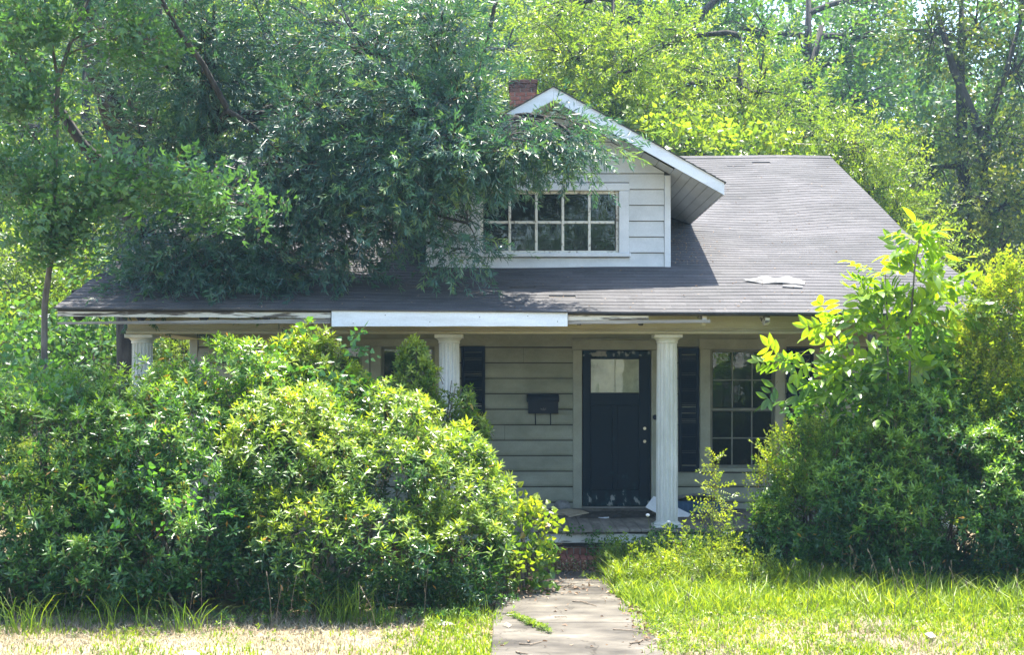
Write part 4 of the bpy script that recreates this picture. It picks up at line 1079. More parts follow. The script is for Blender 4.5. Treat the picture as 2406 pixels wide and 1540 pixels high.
oak_blobs = [
    B(1020,80,15.5,170,110,1.2,1.5), B(850,110,15.6,200,130,1.3,1.6), B(620,90,16.3,190,120,1.3,1.2), B(1080,240,15.2,90,80,.8,1.1),
    B(980,270,15.0,170,110,1.0,1.6), B(790,300,15.4,180,110,1.1,1.6), B(590,280,16.2,170,110,1.2,1.), B(430,180,16.8,120,120,1.2,.7),
    B(1080,350,14.7,150,70,.7,1.3), B(1240,335,14.6,130,34,.4,1.), B(1350,325,14.5,75,20,.25,.45), B(1170,385,14.7,100,28,.35,.3), B(900,390,14.8,170,90,.8,1.6), B(720,430,15.2,170,100,.9,1.5), B(990,450,14.6,120,65,.6,1.),
    B(1110,520,14.7,85,65,.4,.45), B(1060,580,14.9,60,50,.35,.35), B(850,510,15.1,150,80,.7,1.3), B(640,560,15.3,170,90,.8,1.4), B(480,620,15.2,110,70,.7,.8), B(690,645,15.0,100,45,.5,.7), B(420,520,16.5,120,90,.8,.8),
    B(390,655,15.2,90,40,.5,.7), B(560,670,15.1,90,35,.4,.7), B(300,90,15.6,100,90,.8,.5), B(470,160,15.3,110,110,.8,1.), B(500,60,15.6,130,90,.9,1.), B(330,330,15.8,100,90,.8,.8), B(480,400,15.4,100,70,.7,.9), B(330,560,15.6,90,60,.6,.6), (-4.7,16.4,7.3,1.3,1.3,.8,1.2), (-3.0,16.2,7.6,1.2,1.3,.8,1.), B(820,600,15.3,100,50,.5,.6),
    (-4.6,13.6,7.2,1.4,1.3,1.0,1.7), (-3.3,13.4,7.4,.9,1.3,.9,1.5), (-5.8,14.5,7.8,1.3,1.6,1.2,1.2), (-3.6,15.5,8.6,2,1.6,1.2,1.1), (-1.4,15.8,8.3,1.5,1.4,1.0,1.), (.1,16.0,7.6,1.0,1.2,.8,.7), (-6.5,17,8.5,1.6,1.6,1.5,1.),
]
tree('oak_tree', 'large oak with narrow glossy leaves spreading over the left half of the roof', oak_limbs, oak_blobs, S_oak, L_oak, 17, subs=19, size=1.0, droop=.15, rbr=.035, young=.55, singles=300, seed=2, spread=.15, hang=.10)

# young box elder with a thin trunk at the left
def wl_(pts, Y, rad): return ([tuple(W(x, y, Y)) for x, y in pts], rad)
elder_limbs = [wl_([(102,1300),(104,900),(105,715),(126,561),(129,374),(136,187),(168,94),(215,-20)], 13.9, [.045,.036,.033,.031,.029,.026,.02,.014]),
               wl_([(136,190),(120,90),(100,-30)], 13.9, [.02,.015,.01]), wl_([(129,374),(60,300),(10,250)], 13.8, [.015,.01,.006])]
elder_blobs = [B(60,60,13.6,110,80,.6,1.), B(300,70,13.5,100,70,.5,.7), B(60,220,13.6,90,70,.5,.9), B(70,400,13.5,90,60,.5,.8), B(230,420,13.4,110,45,.5,.8), B(180,490,13.5,130,60,.5,1.),
               B(100,540,13.4,90,50,.4,.7), B(330,410,13.3,90,40,.4,.55), B(480,430,13.2,80,40,.35,.45), B(570,480,13.2,60,35,.3,.35), B(370,95,13.4,60,50,.3,.3), B(420,390,13.2,70,30,.3,.3)]
tree('box_elder_tree', 'slender young tree with thin bent trunk and light green drooping leaves at far left', elder_limbs, elder_blobs, S_elder, L_elder, 9, subs=15, droop=.6, rbr=.012, singles=300, seed=5, spread=.15, bark=M_bark2, young=.4, hang=.05)

# background trees
def bgtree(name, label, px, Y, blobs, sprays, m, per, size, subs=16, top=None, rtr=.2, lean=0., group='trees behind the house', seed=0., extra=(), spread=.30, rbr=None, young=.5, droop=.15, bark=M_bark):
    x = PX(px, Y); zt = top if top else max(b[2] for b in blobs)
    limbs = [([(x, Y, -.1), (x+lean*.3, Y, zt*.25), (x+lean*.6+.1, Y, zt*.5), (x+lean, Y+.1, zt*.75), (x+lean*1.2, Y, zt)], [rtr, rtr*.85, rtr*.7, rtr*.5, rtr*.15])] + list(extra)
    return tree(name, label, limbs, blobs, sprays, m, per, subs, size, group, bark, droop, rbr or rtr*.35, young, 0, seed, spread)
# bright fine-leaved trees right behind the house
bgtree('chinaberry_tree', 'bright yellow-green tree rising directly behind the dormer peak', 1440, 27, [B(1330,130,27,110,100,1.4), B(1480,170,27,110,110,1.5), B(1400,300,26.5,130,110,1.3), B(1560,290,26.5,110,110,1.3), B(1320,30,28,110,70,1.5), B(1500,390,26,120,80,1.),B(1250,240,27.5,90,120,1.)], S_farfine, L_bright, 20, .95, seed=3)
bgtree('chinaberry_tree', 'bright yellow-green tree behind the roof between the dormer and the ridge end', 1740, 27.5, [B(1650,200,27.5,120,95,1.4), B(1790,215,27.5,110,110,1.5), B(1700,330,27,120,100,1.3), B(1860,320,27,110,110,1.3), B(1600,400,26.5,110,60,1.), B(1780,420,26,110,60,1.), B(1560,110,28.5,80,70,1.)], S_farfine, L_bright, 20, .95, seed=4)
bgtree('redbud_tree', 'broad-leaved bright green tree low behind the ridge beside the dormer rake', 1650, 25.5, [B(1600,350,25.2,100,55,.8), B(1700,370,25.2,110,60,.8), B(1820,400,25.4,90,50,.8)], S_broad, L_bright, 10, .9, rtr=.12, seed=6)
bgtree('privet_tree', 'pale yellow-green tree beside the right end of the roof ridge', 2030, 26, [B(1930,340,26,80,80,1.), B(2010,360,26,80,70,1.), B(2060,450,26,90,80,1.), B(2120,520,25.5,80,70,.9), B(1990,500,26,100,100,1.), B(2150,620,25.5,90,90,1.)], S_farfine, L_bright, 18, .85, rtr=.14, seed=8)
# tall darker trees farther back
bgtree('tall_oak_tree', 'tall green tree far behind the dormer at the top of the picture', 1500, 42, [B(1420,20,42,170,110,2.5), B(1600,40,42,170,110,2.5), B(1300,60,43,140,130,2.5), B(1560,170,41,170,110,2.2), B(1500,-120,42,200,100,2.5)], S_far, L_mid, 16, 1.35, rtr=.35, seed=10, spread=.45)
bgtree('tall_oak_tree', 'tall green tree behind the ridge with a thick leaning bough', 1900, 40, [B(1760,90,40,150,80,2.3), B(1900,170,40,150,100,2.3), B(2020,100,40,120,90,2.2), B(1850,260,39,140,90,2.), B(2010,250,39,120,80,2.), B(1700,-60,41,150,70,2.), B(2080,10,41,90,80,2.), B(1990,350,39,140,70,2.)], S_far, L_mid, 15, 1.3, rtr=.32, seed=11, spread=.42,
       extra=[([tuple(W(1560,160,39)), tuple(W(1600,90,39)), tuple(W(1660,20,39)), tuple(W(1720,-40,39))], [.16,.14,.11,.08]), ([tuple(W(1890,420,39.5)), tuple(W(1860,330,39.5)), tuple(W(1900,200,39.5)), tuple(W(1930,60,39.5))], [.18,.15,.12,.08])])
bgtree('tall_oak_tree', 'tall dark tree with spreading boughs at the upper right against the sky', 2260, 31, [B(2180,90,31,90,90,1.6), B(2300,60,31,110,90,1.6), B(2390,170,30.5,90,100,1.5), B(2260,330,31,100,80,1.5,.8), B(2350,330,30,100,90,1.4), B(2180,400,31,80,80,1.3,.9), B(2280,470,30,110,90,1.4), B(2390,480,30,80,100,1.3), B(2230,560,30,90,70,1.3), B(2350,600,29.5,110,80,1.3), B(2250,-80,31,130,80,1.5), B(2400,-60,31,110,100,1.5)], S_far, L_dark, 13, .95, rtr=.22, seed=12, spread=.32, young=1.1,
       extra=[([tuple(W(2330,620,30.5)), tuple(W(2310,330,30.5)), tuple(W(2240,160,30.5)), tuple(W(2200,20,30.5))], [.14,.12,.09,.05]), ([tuple(W(2310,330,30.5)), tuple(W(2360,180,30.5)), tuple(W(2400,40,30.5))], [.09,.07,.04])])
bgtree('tall_oak_tree', 'dark evergreen mass of a tree low behind the right end of the house', 2250, 36, [B(2200,520,36,130,110,2), B(2340,560,36,140,120,2), B(2200,640,35,140,100,2), B(2400,680,35,150,110,2), B(2100,600,36,90,110,1.6), B(2300,400,37,120,90,1.6,.7), B(2450,400,37,100,160,2)], S_far, L_dark, 14, 1.25, rtr=.3, seed=13, spread=.42, young=.2)
# left background
bgtree('tall_oak_tree', 'tall bright tree far behind the oak trunk at the left', 200, 38, [B(80,80,38,150,130,2.4), B(280,60,38,150,130,2.4), B(60,300,38,130,120,2.2), B(250,300,38,150,120,2.2), B(450,200,38,140,130,2.2), B(420,400,37,150,110,2.), B(150,480,37,140,100,2.)], S_far, L_bright, 15, 1.3, rtr=.3, seed=14, spread=.42)
bgtree('tall_oak_tree', 'tall bright tree far behind the oak crown, left of the chimney', 850, 40, [B(620,60,40,150,130,2.4), B(820,60,40,160,130,2.4), B(1020,60,40,150,130,2.4), B(650,290,39,160,120,2.2), B(860,300,39,160,120,2.2), B(1060,260,39,140,130,2.2), B(1190,120,40,110,160,2.2), B(560,470,38,140,90,2.), B(900,-100,40,250,90,2.4)], S_far, L_bright, 15, 1.35, rtr=.32, seed=15, spread=.45)
bgtree('understory_tree', 'sunlit low tree between the thin trunk and the oak trunk beyond the porch', 215, 26, [B(200,600,26,100,90,1.2), B(60,620,26,110,100,1.2), B(240,760,25,110,80,1.1), B(60,800,25,120,80,1.1), B(160,700,25.5,90,70,1.), B(-60,700,26,90,150,1.2)], S_far, L_bright, 15, .95, rtr=.12, seed=16)
bgtree('understory_tree', 'sunlit bushy tree seen through the left end of the porch', 400, 27, [B(360,780,27,110,90,1.2), B(440,830,27,90,90,1.), B(330,640,28,110,90,1.2), B(470,600,29,100,90,1.), B(280,900,26,120,70,1.2)], S_farfine, L_bright, 15, .95, rtr=.12, seed=17)
bgtree('understory_tree', 'shaded vine-hung tree in the gap left of the porch column', 170, 21, [B(170,810,21,80,60,.8), B(220,850,20.5,70,60,.7), B(60,900,20,120,60,.8), B(-40,830,21,80,110,.8), B(250,690,21.5,55,60,.6,.6)], S_broad, L_mid, 9, .75, rtr=.08, seed=18)
bgtree('tall_oak_tree', 'leafy tree standing beyond the left picture edge behind the slender trunk', -60, 30, [B(-20,150,30,130,130,1.8), B(-60,420,30,130,130,1.8), B(60,450,30,90,100,1.4,.8), B(-150,250,30,120,200,1.8)], S_far, L_mid, 13, 1.05, rtr=.2, seed=19)
# trees across the street, mirrored in the porch windows
def plain(x, y, z, r, n=6):
    return [(x + random.uniform(-1,1)*r*.6, y + random.uniform(-1,1)*r*.5, z + random.uniform(-1,1)*r*.6, r*.6, r*.6, r*.55) for _ in range(n)]
for i, (x, y, lb) in enumerate(((-12, -20, 'roadside tree across the street from the house, mirrored in the windows'), (3, -24, 'second roadside tree across the street, mirrored in the door window'), (16, -19, 'roadside tree across the street opposite the right shrubs'))):
    tree('street_tree', lb, [([(x,y,-.1),(x+.2,y,3),(x,y+.1,8)], [.3,.25,.12])], plain(x, y, 7.5, 4.2, 7), S_far, L_mid, 12, 14, 1.9, 'trees across the street', M_bark, rbr=.1, seed=20+i, spread=.8)

# ------------------------------------------------------------------ a closing belt of woods behind everything
V = []; 
n = 60000
p = np.stack([rng.uniform(-60,60,n), rng.uniform(50,70,n), rng.uniform(0,1,n)**.9*27 ], 1)
p[:,2] *= .8 + .16*lumps(p*np.array((1,1,0)), .35, 4) - .22*np.clip((p[:,0]-6)/6,0,1); p[:,2] += .2
p = p[lumps(p, .55, 2.) > -.38]; n = len(p)
woods = bpy.data.objects.new('woods', None); link(woods, None, Matrix.Translation((0, 58, 0))); tag(woods, 'dense far woods closing the view behind all the trees', 'woods', kind='stuff')
foliage(woods, 'woodland_foliage', S_far, p, rng.normal(0,1,(n,3)), rng.uniform(2.6,4.2,n), np.clip(.35+.2*lumps(p,.5,1)+rng.normal(0,.12,n),.04,.9), L_mid)

# ------------------------------------------------------------------ shrubs at the left of the path
GA = 'azaleas left of the path'
shrub('azalea_bush', 'shaded dark green azalea filling the bottom left corner', 'shrub', [(-5.1,12.8,1.05,.9,1.1,1.05), (-4.25,12.55,1.1,.85,1.15,1.1), (-4.6,12.0,.6,1.0,.85,.65), (-5.6,12.2,.7,.8,.9,.8)], S_az, L_fresh, 215, young=.65, seed=1, group=GA)
shrub('azalea_bush', 'azalea with scattered orange leaves left of the sunlit one', 'shrub', [(-3.35,12.6,1.15,.75,1.2,1.1), (-3.5,11.95,.6,.85,.8,.62), (-2.7,12.9,1.35,.65,.9,1.05), (-2.85,12.2,.85,.6,.9,.75)], S_az, L_fresh, 215, young=.75, accent=.03, seed=2, group=GA)
shrub('azalea_bush', 'large sunlit yellow-green azalea beside the path', 'shrub', [(-1.95,12.6,1.05,.85,1.1,1.0), (-1.05,12.7,.95,.8,1.0,1.0), (-.62,12.75,.76,.60,.95,.82), (-1.6,11.95,.6,1.0,.8,.62), (-.55,12.25,.45,.5,.65,.5)], S_az, L_azalea, 215, young=.95, accent=.012, seed=3, group=GA)
shrub('azalea_bush', 'tall vine-tangled azalea clump reaching up to the white fascia panel', 'shrub', [(-2.1,13.6,1.9,.52,.45,.78), (-2.5,13.5,1.5,.5,.45,.8), (-1.75,13.55,1.65,.38,.4,.72)], S_az, L_azalea, 330, young=1.3, seed=4, group=GA, stems=4)
shrub('vine', 'heart-leaved vine scrambling over the far left azalea', 'vine', [(-5.1,12.5,1.45,.75,.95,.85), (-4.5,12.2,1.2,.6,.9,.85)], S_vine, L_vine, 20, size=.85, up=.2, jit=.5, young=.6, singles=150, seed=5, stems=2, depth=(1.,1.12))
shrub('vine', 'heart-leaved vine hanging over the tall clump below the fascia', 'vine', [(-1.9,13.5,1.95,.45,.4,.6)], S_vine, L_vine, 36, size=.85, up=.2, jit=.5, young=.6, singles=150, seed=6, stems=3, depth=(.95,1.15))
shrub('vine', 'heart-leaved vine trailing through the middle of the orange-flecked azalea', 'vine', [(-3.1,11.75,.75,.6,.65,.5)], S_vine, L_vine, 16, size=.8, up=.2, jit=.5, young=.5, singles=120, seed=7, stems=2, depth=(1.,1.15))
shrub('privet_bush', 'airy small shrub with arching shoots in front of the middle porch column', 'shrub', [(-.98,13.8,1.8,.33,.3,.6), (-.72,13.8,1.85,.30,.28,.40), (-1.05,13.8,2.32,.18,.15,.25), (-.45,13.75,1.55,.22,.2,.2)], S_az_small, L_privet, 460, size=1.2, young=1., singles=200, seed=8, gap=-.45, stems=5, base=(-.9,14.0))
shrub('hackberry_sapling', 'leafy broad-leaved sapling leaning out over the path from the sunlit azalea', 'shrub', [(-.02,13.0,.50,.28,.35,.38), (.24,13.05,.62,.18,.2,.16), (.1,12.9,.25,.25,.3,.22)], S_vine, L_privet, 110, size=.8, up=.35, jit=.5, young=1.1, singles=150, seed=9, gap=-.3, base=(-.05,13.0))

# ------------------------------------------------------------------ shrubs at the right of the path
GB = 'shrubs right of the path'
shrub('azalea_bush', 'shaded small-leaved azalea below the window at the left of the right-hand mass', 'shrub', [(3.3,13.75,.80,.62,.55,.75), (3.0,13.75,.5,.42,.45,.5), (3.5,13.6,.85,.6,.6,.85)], S_az_small + S_az[:2], L_fresh, 480, young=1., size=1.15, seed=11, group=GB)
shrub('azalea_bush', 'big dark azalea above the tall grass in the middle of the right-hand mass', 'shrub', [(4.3,13.6,1.0,.85,.75,1.05), (4.0,13.35,.65,.7,.5,.6), (4.8,13.3,.8,.8,.6,.75), (5.1,13.55,.5,.5,.5,.5)], S_az_small + S_az[:2], L_fresh, 430, young=.9, size=1.2, seed=12, group=GB)
shrub('azalea_bush', 'dark azalea at the right picture edge under the tall privet', 'shrub', [(5.5,13.5,1.0,.8,.75,1.05), (5.9,13.2,.7,.7,.7,.8)], S_az_small + S_az[:2], L_fresh, 430, young=.9, size=1.2, seed=13, group=GB)
shrub('vine', 'large-leaved vine draped over the shrubs right of the window', 'vine', [(3.75,13.9,1.5,.62,.4,.6), (4.4,14.0,1.75,.7,.4,.75)], S_vine, L_vine, 200, size=.85, up=.2, jit=.5, young=.8, singles=200, seed=14, stems=4)
shrub('privet_bush', 'tall sunlit privet with yellowish tips at the upper right edge', 'shrub', [(5.35,13.9,2.45,.45,.5,.95), (5.75,13.8,2.0,.6,.6,1.1), (4.95,14.1,1.95,.45,.4,.75), (5.2,13.75,1.6,.7,.5,.8)], S_privet, L_privet, 420, young=1.1, accent=.03, seed=15, group=GB, up=.6)
shrub('privet_bush', 'bright small-leaved privet spray reaching towards the window from the right-hand mass', 'shrub', [(3.1,13.7,1.25,.42,.35,.32), (2.85,13.75,.85,.26,.3,.45), (3.35,13.6,1.45,.3,.3,.25)], S_privet, L_privet, 330, size=.85, young=1.2, singles=200, seed=16, group=GB, up=.5, gap=-.4)

# ash sapling with large compound leaves in front of the right-hand shrubs
ash = thing('ash_sapling', 'tall sapling with large bright compound leaves in front of the roof corner', 'sapling', (PX(2110,13.6), 13.6, 0))
ash_stems = [[W(2085,1400,13.7), W(2088,1000,13.6), W(2085,760,13.6), W(2080,640,13.6)], [W(2110,1400,13.7), W(2135,950,13.5), W(2140,750,13.5), W(2150,620,13.5), W(2165,545,13.5)]]
for s in ash_stems:
    MB().tube(s, list(np.linspace(.018,.005,len(s))), 7).build('stem', M_bark2, ash, smooth=True)
ash_geo = [leaf_geo(1, .40, 'tooth', .2, d) for d in (.1, .22, .32)]
ash_me = [[np_mesh('leaflet', g_[0], g_[1], np.full(len(g_[0]), v_), L_ash, False) for v_ in (.2,.4,.6,.8)] for g_ in ash_geo]
def ash_leaf(base, tip, ll, pairs, bright):
    base, tip = Vector(base), Vector(tip); d = tip - base
    e = MB().tube([base, base.lerp(tip,.5)+Vector((0,0,d.length*.06)), tip], [.003,.0022,.0012], 5, False).build('leaf', M_stem, ash)
    for k in range(pairs):
        q = .42 + .58*k/(pairs-.4); o = base.lerp(tip, q) + Vector((0,0,d.length*.06*4*q*(1-q)))
        side = d.cross(Vector((0,0,1)))
        if side.length < .05: side = Vector((1,0,0))
        side.normalize()
        for sg in (-1, 1):
            dd = (side*sg + d.normalized()*.65 + Vector((0,0,-.25)) + Vector([random.uniform(-.18,.18) for _ in range(3)])).normalized()
            s = ll * (.75+.25*q) * random.uniform(.85,1.1); fr = frame(dd, (random.uniform(-.3,.3), random.uniform(-.3,.3), 1))
            M4 = np.eye(4); M4[:3,:3] = fr*s; M4[:3,3] = o
            shared('leaflet', random.choice(ash_me)[min(3, max(0, int(bright*4 + random.uniform(-.8,.8))))], e, Matrix(M4.tolist()))
    fr = frame((d.normalized() + Vector((0,0,-.2))), (0,.2,1)); M4 = np.eye(4); M4[:3,:3] = fr*ll*1.1; M4[:3,3] = tip
    shared('leaflet', random.choice(ash_me)[min(3, int(bright*4))], e, Matrix(M4.tolist()))
for (bx, by, tx, ty, dy, ll, br) in [
    (2165,560,2150,520,0,.16,.9),(2165,560,2215,540,-.1,.16,.9),(2160,580,2100,545,-.15,.15,.9),(2160,590,2230,600,.1,.16,.8),(2155,600,2080,600,0,.15,.8),(2155,610,2200,650,-.2,.15,.7),
    (2150,640,2060,640,-.1,.15,.8),(2150,650,2255,670,0,.17,.8),(2150,660,2280,600,.1,.13,.6),(2145,690,2010,620,0,.12,.8),(2145,690,2040,690,-.2,.15,.6),(2150,700,2230,720,-.2,.17,.7),
    (2080,650,1990,610,.1,.11,.7),(2080,660,2030,650,0,.12,.7),(2085,700,2000,700,-.1,.14,.6),(2140,740,2260,690,0,.16,.7),(2140,760,2250,780,-.1,.15,.4),(2085,760,1960,740,-.1,.14,.5),(2085,780,1880,790,-.2,.14,.8),
    (2085,800,1920,760,-.1,.14,.9),(2085,820,1850,830,-.2,.14,.8),(2090,830,1950,880,-.2,.15,.6),(2140,820,2220,860,-.2,.15,.3),(2140,850,2060,880,-.2,.15,.4),(2088,860,1800,870,-.1,.13,.5),(2088,880,1880,905,-.2,.14,.6),
    (2090,900,1980,930,-.2,.15,.3),(2135,900,2220,930,-.2,.15,.3),(2135,930,2240,890,-.1,.15,.7),(2088,930,1890,940,-.2,.13,.5),(2090,950,1960,980,-.2,.14,.3),(2090,960,2060,990,-.3,.14,.4),(2088,950,1770,950,.3,.14,.2),
    (2088,970,1860,1000,.2,.13,.2),(2135,960,2190,1000,-.2,.14,.2)]:
    ash_leaf(W(bx,by,13.6), W(tx + (bx-tx)*.12, ty + (by-ty)*.12, 13.6+dy*2), ll*1.25, 3 if ll > .135 else 4, br)

S_ash = [compound(.19, .078, 3, .26, 'tooth', 1) for _ in range(4)]
q_ = []
for bx, by, n_, sp in ((2150,600,12,.13),(2150,660,16,.2),(2080,690,10,.14),(2140,740,16,.24),(2085,790,14,.24),(2120,850,18,.28),(2100,920,18,.3),(2000,860,10,.22),(1930,900,10,.2),(1880,850,7,.16),(1980,760,7,.15),(2220,720,10,.2),(2180,960,12,.25)):
    c = np.array(W(bx,by,13.65)); q_.append(c[None] + rng.normal(0,sp,(n_,3))*np.array((1,.6,.35)))
q_ = np.concatenate(q_); dv = rng.normal(0,.6,(len(q_),3)) + np.array((0,-.2,.05)); dv += (q_ - np.array(W(2110,800,13.6)))*np.array((1.5,1,.4))
foliage(ash, 'leaves', S_ash, q_, dv, rng.uniform(.6,1.,len(q_)), np.clip(rng.normal(.55,.2,len(q_)),.04,.93), L_ash)

# ------------------------------------------------------------------ weeds
def weed(name, label, px, py0, py1, Y, sprays, material, n, size, up=.2, lean=0, cat='weed', spread=.03, rad=.006, bright=.6, group=None, gr=0.):
    a = W(px, py0, Y); b = W(px+lean, py1, Y); a.z = max(a.z, 0) if gr == 0 else gr
    root = thing(name, label, cat, a, group)
    pts = [a.lerp(b, t) + Vector((math.sin(t*5)*.012, 0, 0)) for t in np.linspace(0,1,6)]
    MB().tube(pts, list(np.linspace(rad, rad*.3, 6)), 6).build('stem', M_stem, root)
    t = rng.uniform(.15,1,n); p = np.array(a)[None]*(1-t[:,None]) + np.array(b)[None]*t[:,None] + rng.normal(0,spread,(n,3))*(1.15-t[:,None])
    d = rng.normal(0,1,(n,3)) + np.array((0,0,up))
    foliage(root, 'foliage', sprays, p, d, size*rng.uniform(.7,1.15,n)*(1.1-.5*t), np.clip(rng.normal(bright,.15,n),.04,.93), material, 120)
weed('weed', 'tall leafy weed standing between the column and the right-hand shrubs', 1665, 1370, 1075, 13.1, S_privet, L_privet, 85, 1.05, lean=15, spread=.10, bright=.8)
weed('weed', 'shorter leafy weed beside the tall one at the grass edge', 1715, 1380, 1180, 13.4, S_privet, L_privet, 30, 1., lean=-10, spread=.10, bright=.7)
weed('weed', 'leafy weed at the shaded head of the path', 1270, 1385, 1245, 13.55, S_privet, L_privet, 26, .8, lean=12, spread=.09, bright=.55, gr=.04)
weed('weed', 'tiny green weed in the path joint at the shadow edge', 1368, 1372, 1352, 13.6, S_privet, L_privet, 8, .35, spread=.015, rad=.002, bright=.6, gr=.04)
weed('weed', 'slender weed with narrow leaves in the grass at the far right', 2325, 1380, 1300, 12.9, S_privet, L_grass, 10, .9, spread=.04, rad=.004)
weed('weed', 'brown seed-headed dock rising from the grass before the right-hand shrubs', 1990, 1395, 1290, 12.9, S_privet, L_litter, 9, .5, lean=12, spread=.05, rad=.005)
weed('weed', 'dry pale flower stalk leaning over the path from the sunlit azalea', 1290, 1300, 1245, 13.6, S_privet, L_dry, 5, .35, lean=42, spread=.01, rad=.003)
for px, py, Y, lb in ((1522,1213,14.3,'white clover head on a tall stalk left of the column foot'), (1571,1229,14.3,'white clover head on a stalk in front of the column foot')):
    c = W(px, py, Y); r0 = thing('flower', lb, 'flower', (c.x+.05, Y, 0), 'white flower heads by the porch')
    MB().tube([(c.x+.06,Y,0), (c.x+.04,Y,c.z*.6), tuple(c)], [.004,.0035,.0025], 6).build('stem', M_stem, r0)
    mb = MB(); mb.lathe(c.x, Y, [(.004,c.z-.012),(.018,c.z-.004),(.024,c.z+.008),(.017,c.z+.02),(.004,c.z+.025)], 9); mb.build('flower_head', M_flower, r0)

# creeping runner across the path
run = thing('creeping_vine', 'leafy green runner creeping across the path slab near its left edge', 'weed', FP(1230,1450,.04))
pp = [FP(1195,1445,.045), FP(1225,1455,.06), FP(1250,1465,.06), FP(1275,1478,.055), FP(1292,1488,.05)]
MB().tube(pp, [.004]*5, 6).build('stem', M_stem, run)
n = 70; t = rng.random(n)*4; pi_ = np.array([list(p) for p in pp]); i0 = t.astype(int); fr_ = (t-i0)[:,None]
p = pi_[i0]*(1-fr_) + pi_[np.minimum(i0+1,4)]*fr_ + rng.normal(0,.018,(n,3))*np.array((1,1,.3)); p[:,2] = np.abs(p[:,2]-.045)+.05
foliage(run, 'foliage', S_az_small, p, rng.normal(0,.6,(n,3))+np.array((0,0,1)), rng.uniform(.45,.7,n), np.clip(rng.normal(.6,.12,n),.04,.93), L_privet, 100)

# thin seed stalks standing in the lawn
v = []; mbs = MB()
for k in range(70):
    x_, y_ = random.uniform(1.3,6), random.uniform(10.6,13.6)
    if k % 3 == 0: x_ = random.uniform(-6,-.4); y_ = random.uniform(10.9,11.4)
    h_ = random.uniform(.18,.5); lx = random.uniform(-.12,.12)
    mbs.tube([(x_,y_,0),(x_+lx*.4,y_,h_*.6),(x_+lx,y_,h_)], [.0025,.002,.0014], 4, False)
    mbs.tube([(x_+lx,y_,h_),(x_+lx*1.15,y_,h_+.03),(x_+lx*1.2,y_,h_+.05)], [.002,.006,.001], 5, False)
mbs.build('seed_stalks', M_twig, kind='stuff', label='thin brown seed stalks standing in the lawn')
# twigs on the path
for k, (a, b, c, r) in enumerate([((1345,1414),(1368,1415),(1402,1425),.006), ((1303,1451),(1315,1451),(1330,1449),.005), ((1440,1480),(1485,1483),(1520,1487),.005), ((1220,1514),(1245,1516),(1272,1509),.006), ((1213,1533),(1225,1536),(1240,1538),.008), ((1480,1513),(1500,1510),(1512,1503),.008), ((1298,1390),(1322,1382),(1344,1374),.005)]):
    lb = ['forked brown twig in the middle of the sunny path', 'short twig just above the joint between the path slabs', 'long thin twig near the right edge of the path', 'straight twig on the near slab left of centre', 'pale stubby twig at the bottom edge of the path', 'thick bent twig by the grass on the right of the near slab', 'thin twig beside the leaf litter at the top of the path'][k]
    pts = [FP(*a,.047), FP(*b,.052), FP(*c,.047)]
    mb = MB(); mb.tube(pts, [r, r*.9, r*.5], 7)
    if k in (0, 5): mb.tube([pts[1], pts[1]+Vector((.05,-.06,.01))], [r*.6, r*.2], 6)
    tag(mb.build('twig', M_twig), lb, 'twig', 'twigs on the path')
flat('dead_leaf', 'curled brown leaf casting a shadow on the path near the runner', 'leaf', [FP(1180,1470,.05), FP(1195,1476,.045), FP(1202,1470,.06), FP(1190,1463,.08)], M_card, .003, .02)
flat('paper_scrap', 'white scrap lying on the lawn right of the path', 'paper', [FP(2172,1490,.06), FP(2186,1500,.05), FP(2200,1497,.05), FP(2188,1486,.07)], M_litter_paper, .004, .01)

# ------------------------------------------------------------------ grass
def blades(name, x0, x1, y0, y1, n, hfn, material, w=.0055, mask=None, rfn=None, lean=.45, **kw):
    x = rng.uniform(x0,x1,n); y = rng.uniform(y0,y1,n)
    P = np.stack([x, y, np.zeros(n)], 1)
    on = (x > -.10 + .09*lumps(P, 4, 2)) & (x < 1.10 - .16*np.clip((y-12)/1.6,0,1) - .15*np.clip(lumps(P, 3.3, 1),0,1) + .03*lumps(P, 11, 1))
    ok = ~on
    if mask is not None: ok &= mask(P)
    P = P[ok]; n = len(P); h = hfn(P) * rng.uniform(.5,1.25,n)
    a = rng.uniform(0,6.28,n); b = rng.uniform(0,6.28,n); ln = lean*h*rng.random(n)
    wd = np.stack([np.cos(a), np.sin(a), np.zeros(n)], 1)*w; ld = np.stack([np.cos(b)*ln, np.sin(b)*ln, np.zeros(n)], 1)
    up = np.zeros((n,3)); up[:,2] = h
    v = np.stack([P-wd, P+wd, P+up*.55+ld*.35-wd*.8, P+up*.55+ld*.35+wd*.8, P+up*.95+ld*1.1], 1)
    f = np.array([(0,1,3),(0,3,2),(2,3,4)])[None] + (np.arange(n)*5)[:,None,None]
    r = rfn(P) if rfn else rng.uniform(.1,.9,n)
    me = np_mesh(name, v.reshape(-1,3), f.reshape(-1,3), np.repeat(r, 5), material); TRIS[0] += n*3
    o = bpy.data.objects.new(name, me); link(o); return tag(o, kind='stuff', **kw)
def gh(P):
    back = np.clip((P[:,1]-11.6)/1.6, 0, 1); right = P[:,0] > 1
    return np.where(right, (.06 + .15*back) * (1 + .55*lumps(P, 3.1, 3) + .45*lumps(P, 9, 1)), .05 + .05*np.clip((P[:,1]-10.6)/1.,0,1) + .02*lumps(P, 2.2, 5))
def dryness(P):
    left = P[:,0] < 0
    return .10 + .55*lumps(P, 1.5, 7) + .45*lumps(P, 4.6, 2) + np.where(left, .75, .27) - np.clip((P[:,1]-10.7)/1.2, -.4, 1)*np.where(left, .2, .75) - np.where((P[:,0] > -.75) & (P[:,0] < 0), .6, 0)
U = lambda P: rng.random(len(P))
lm = lambda P: ~((P[:,0] < -.1) & (P[:,1] > 11.6)) & ~((P[:,0] > 2.6) & (P[:,1] > 13.7))
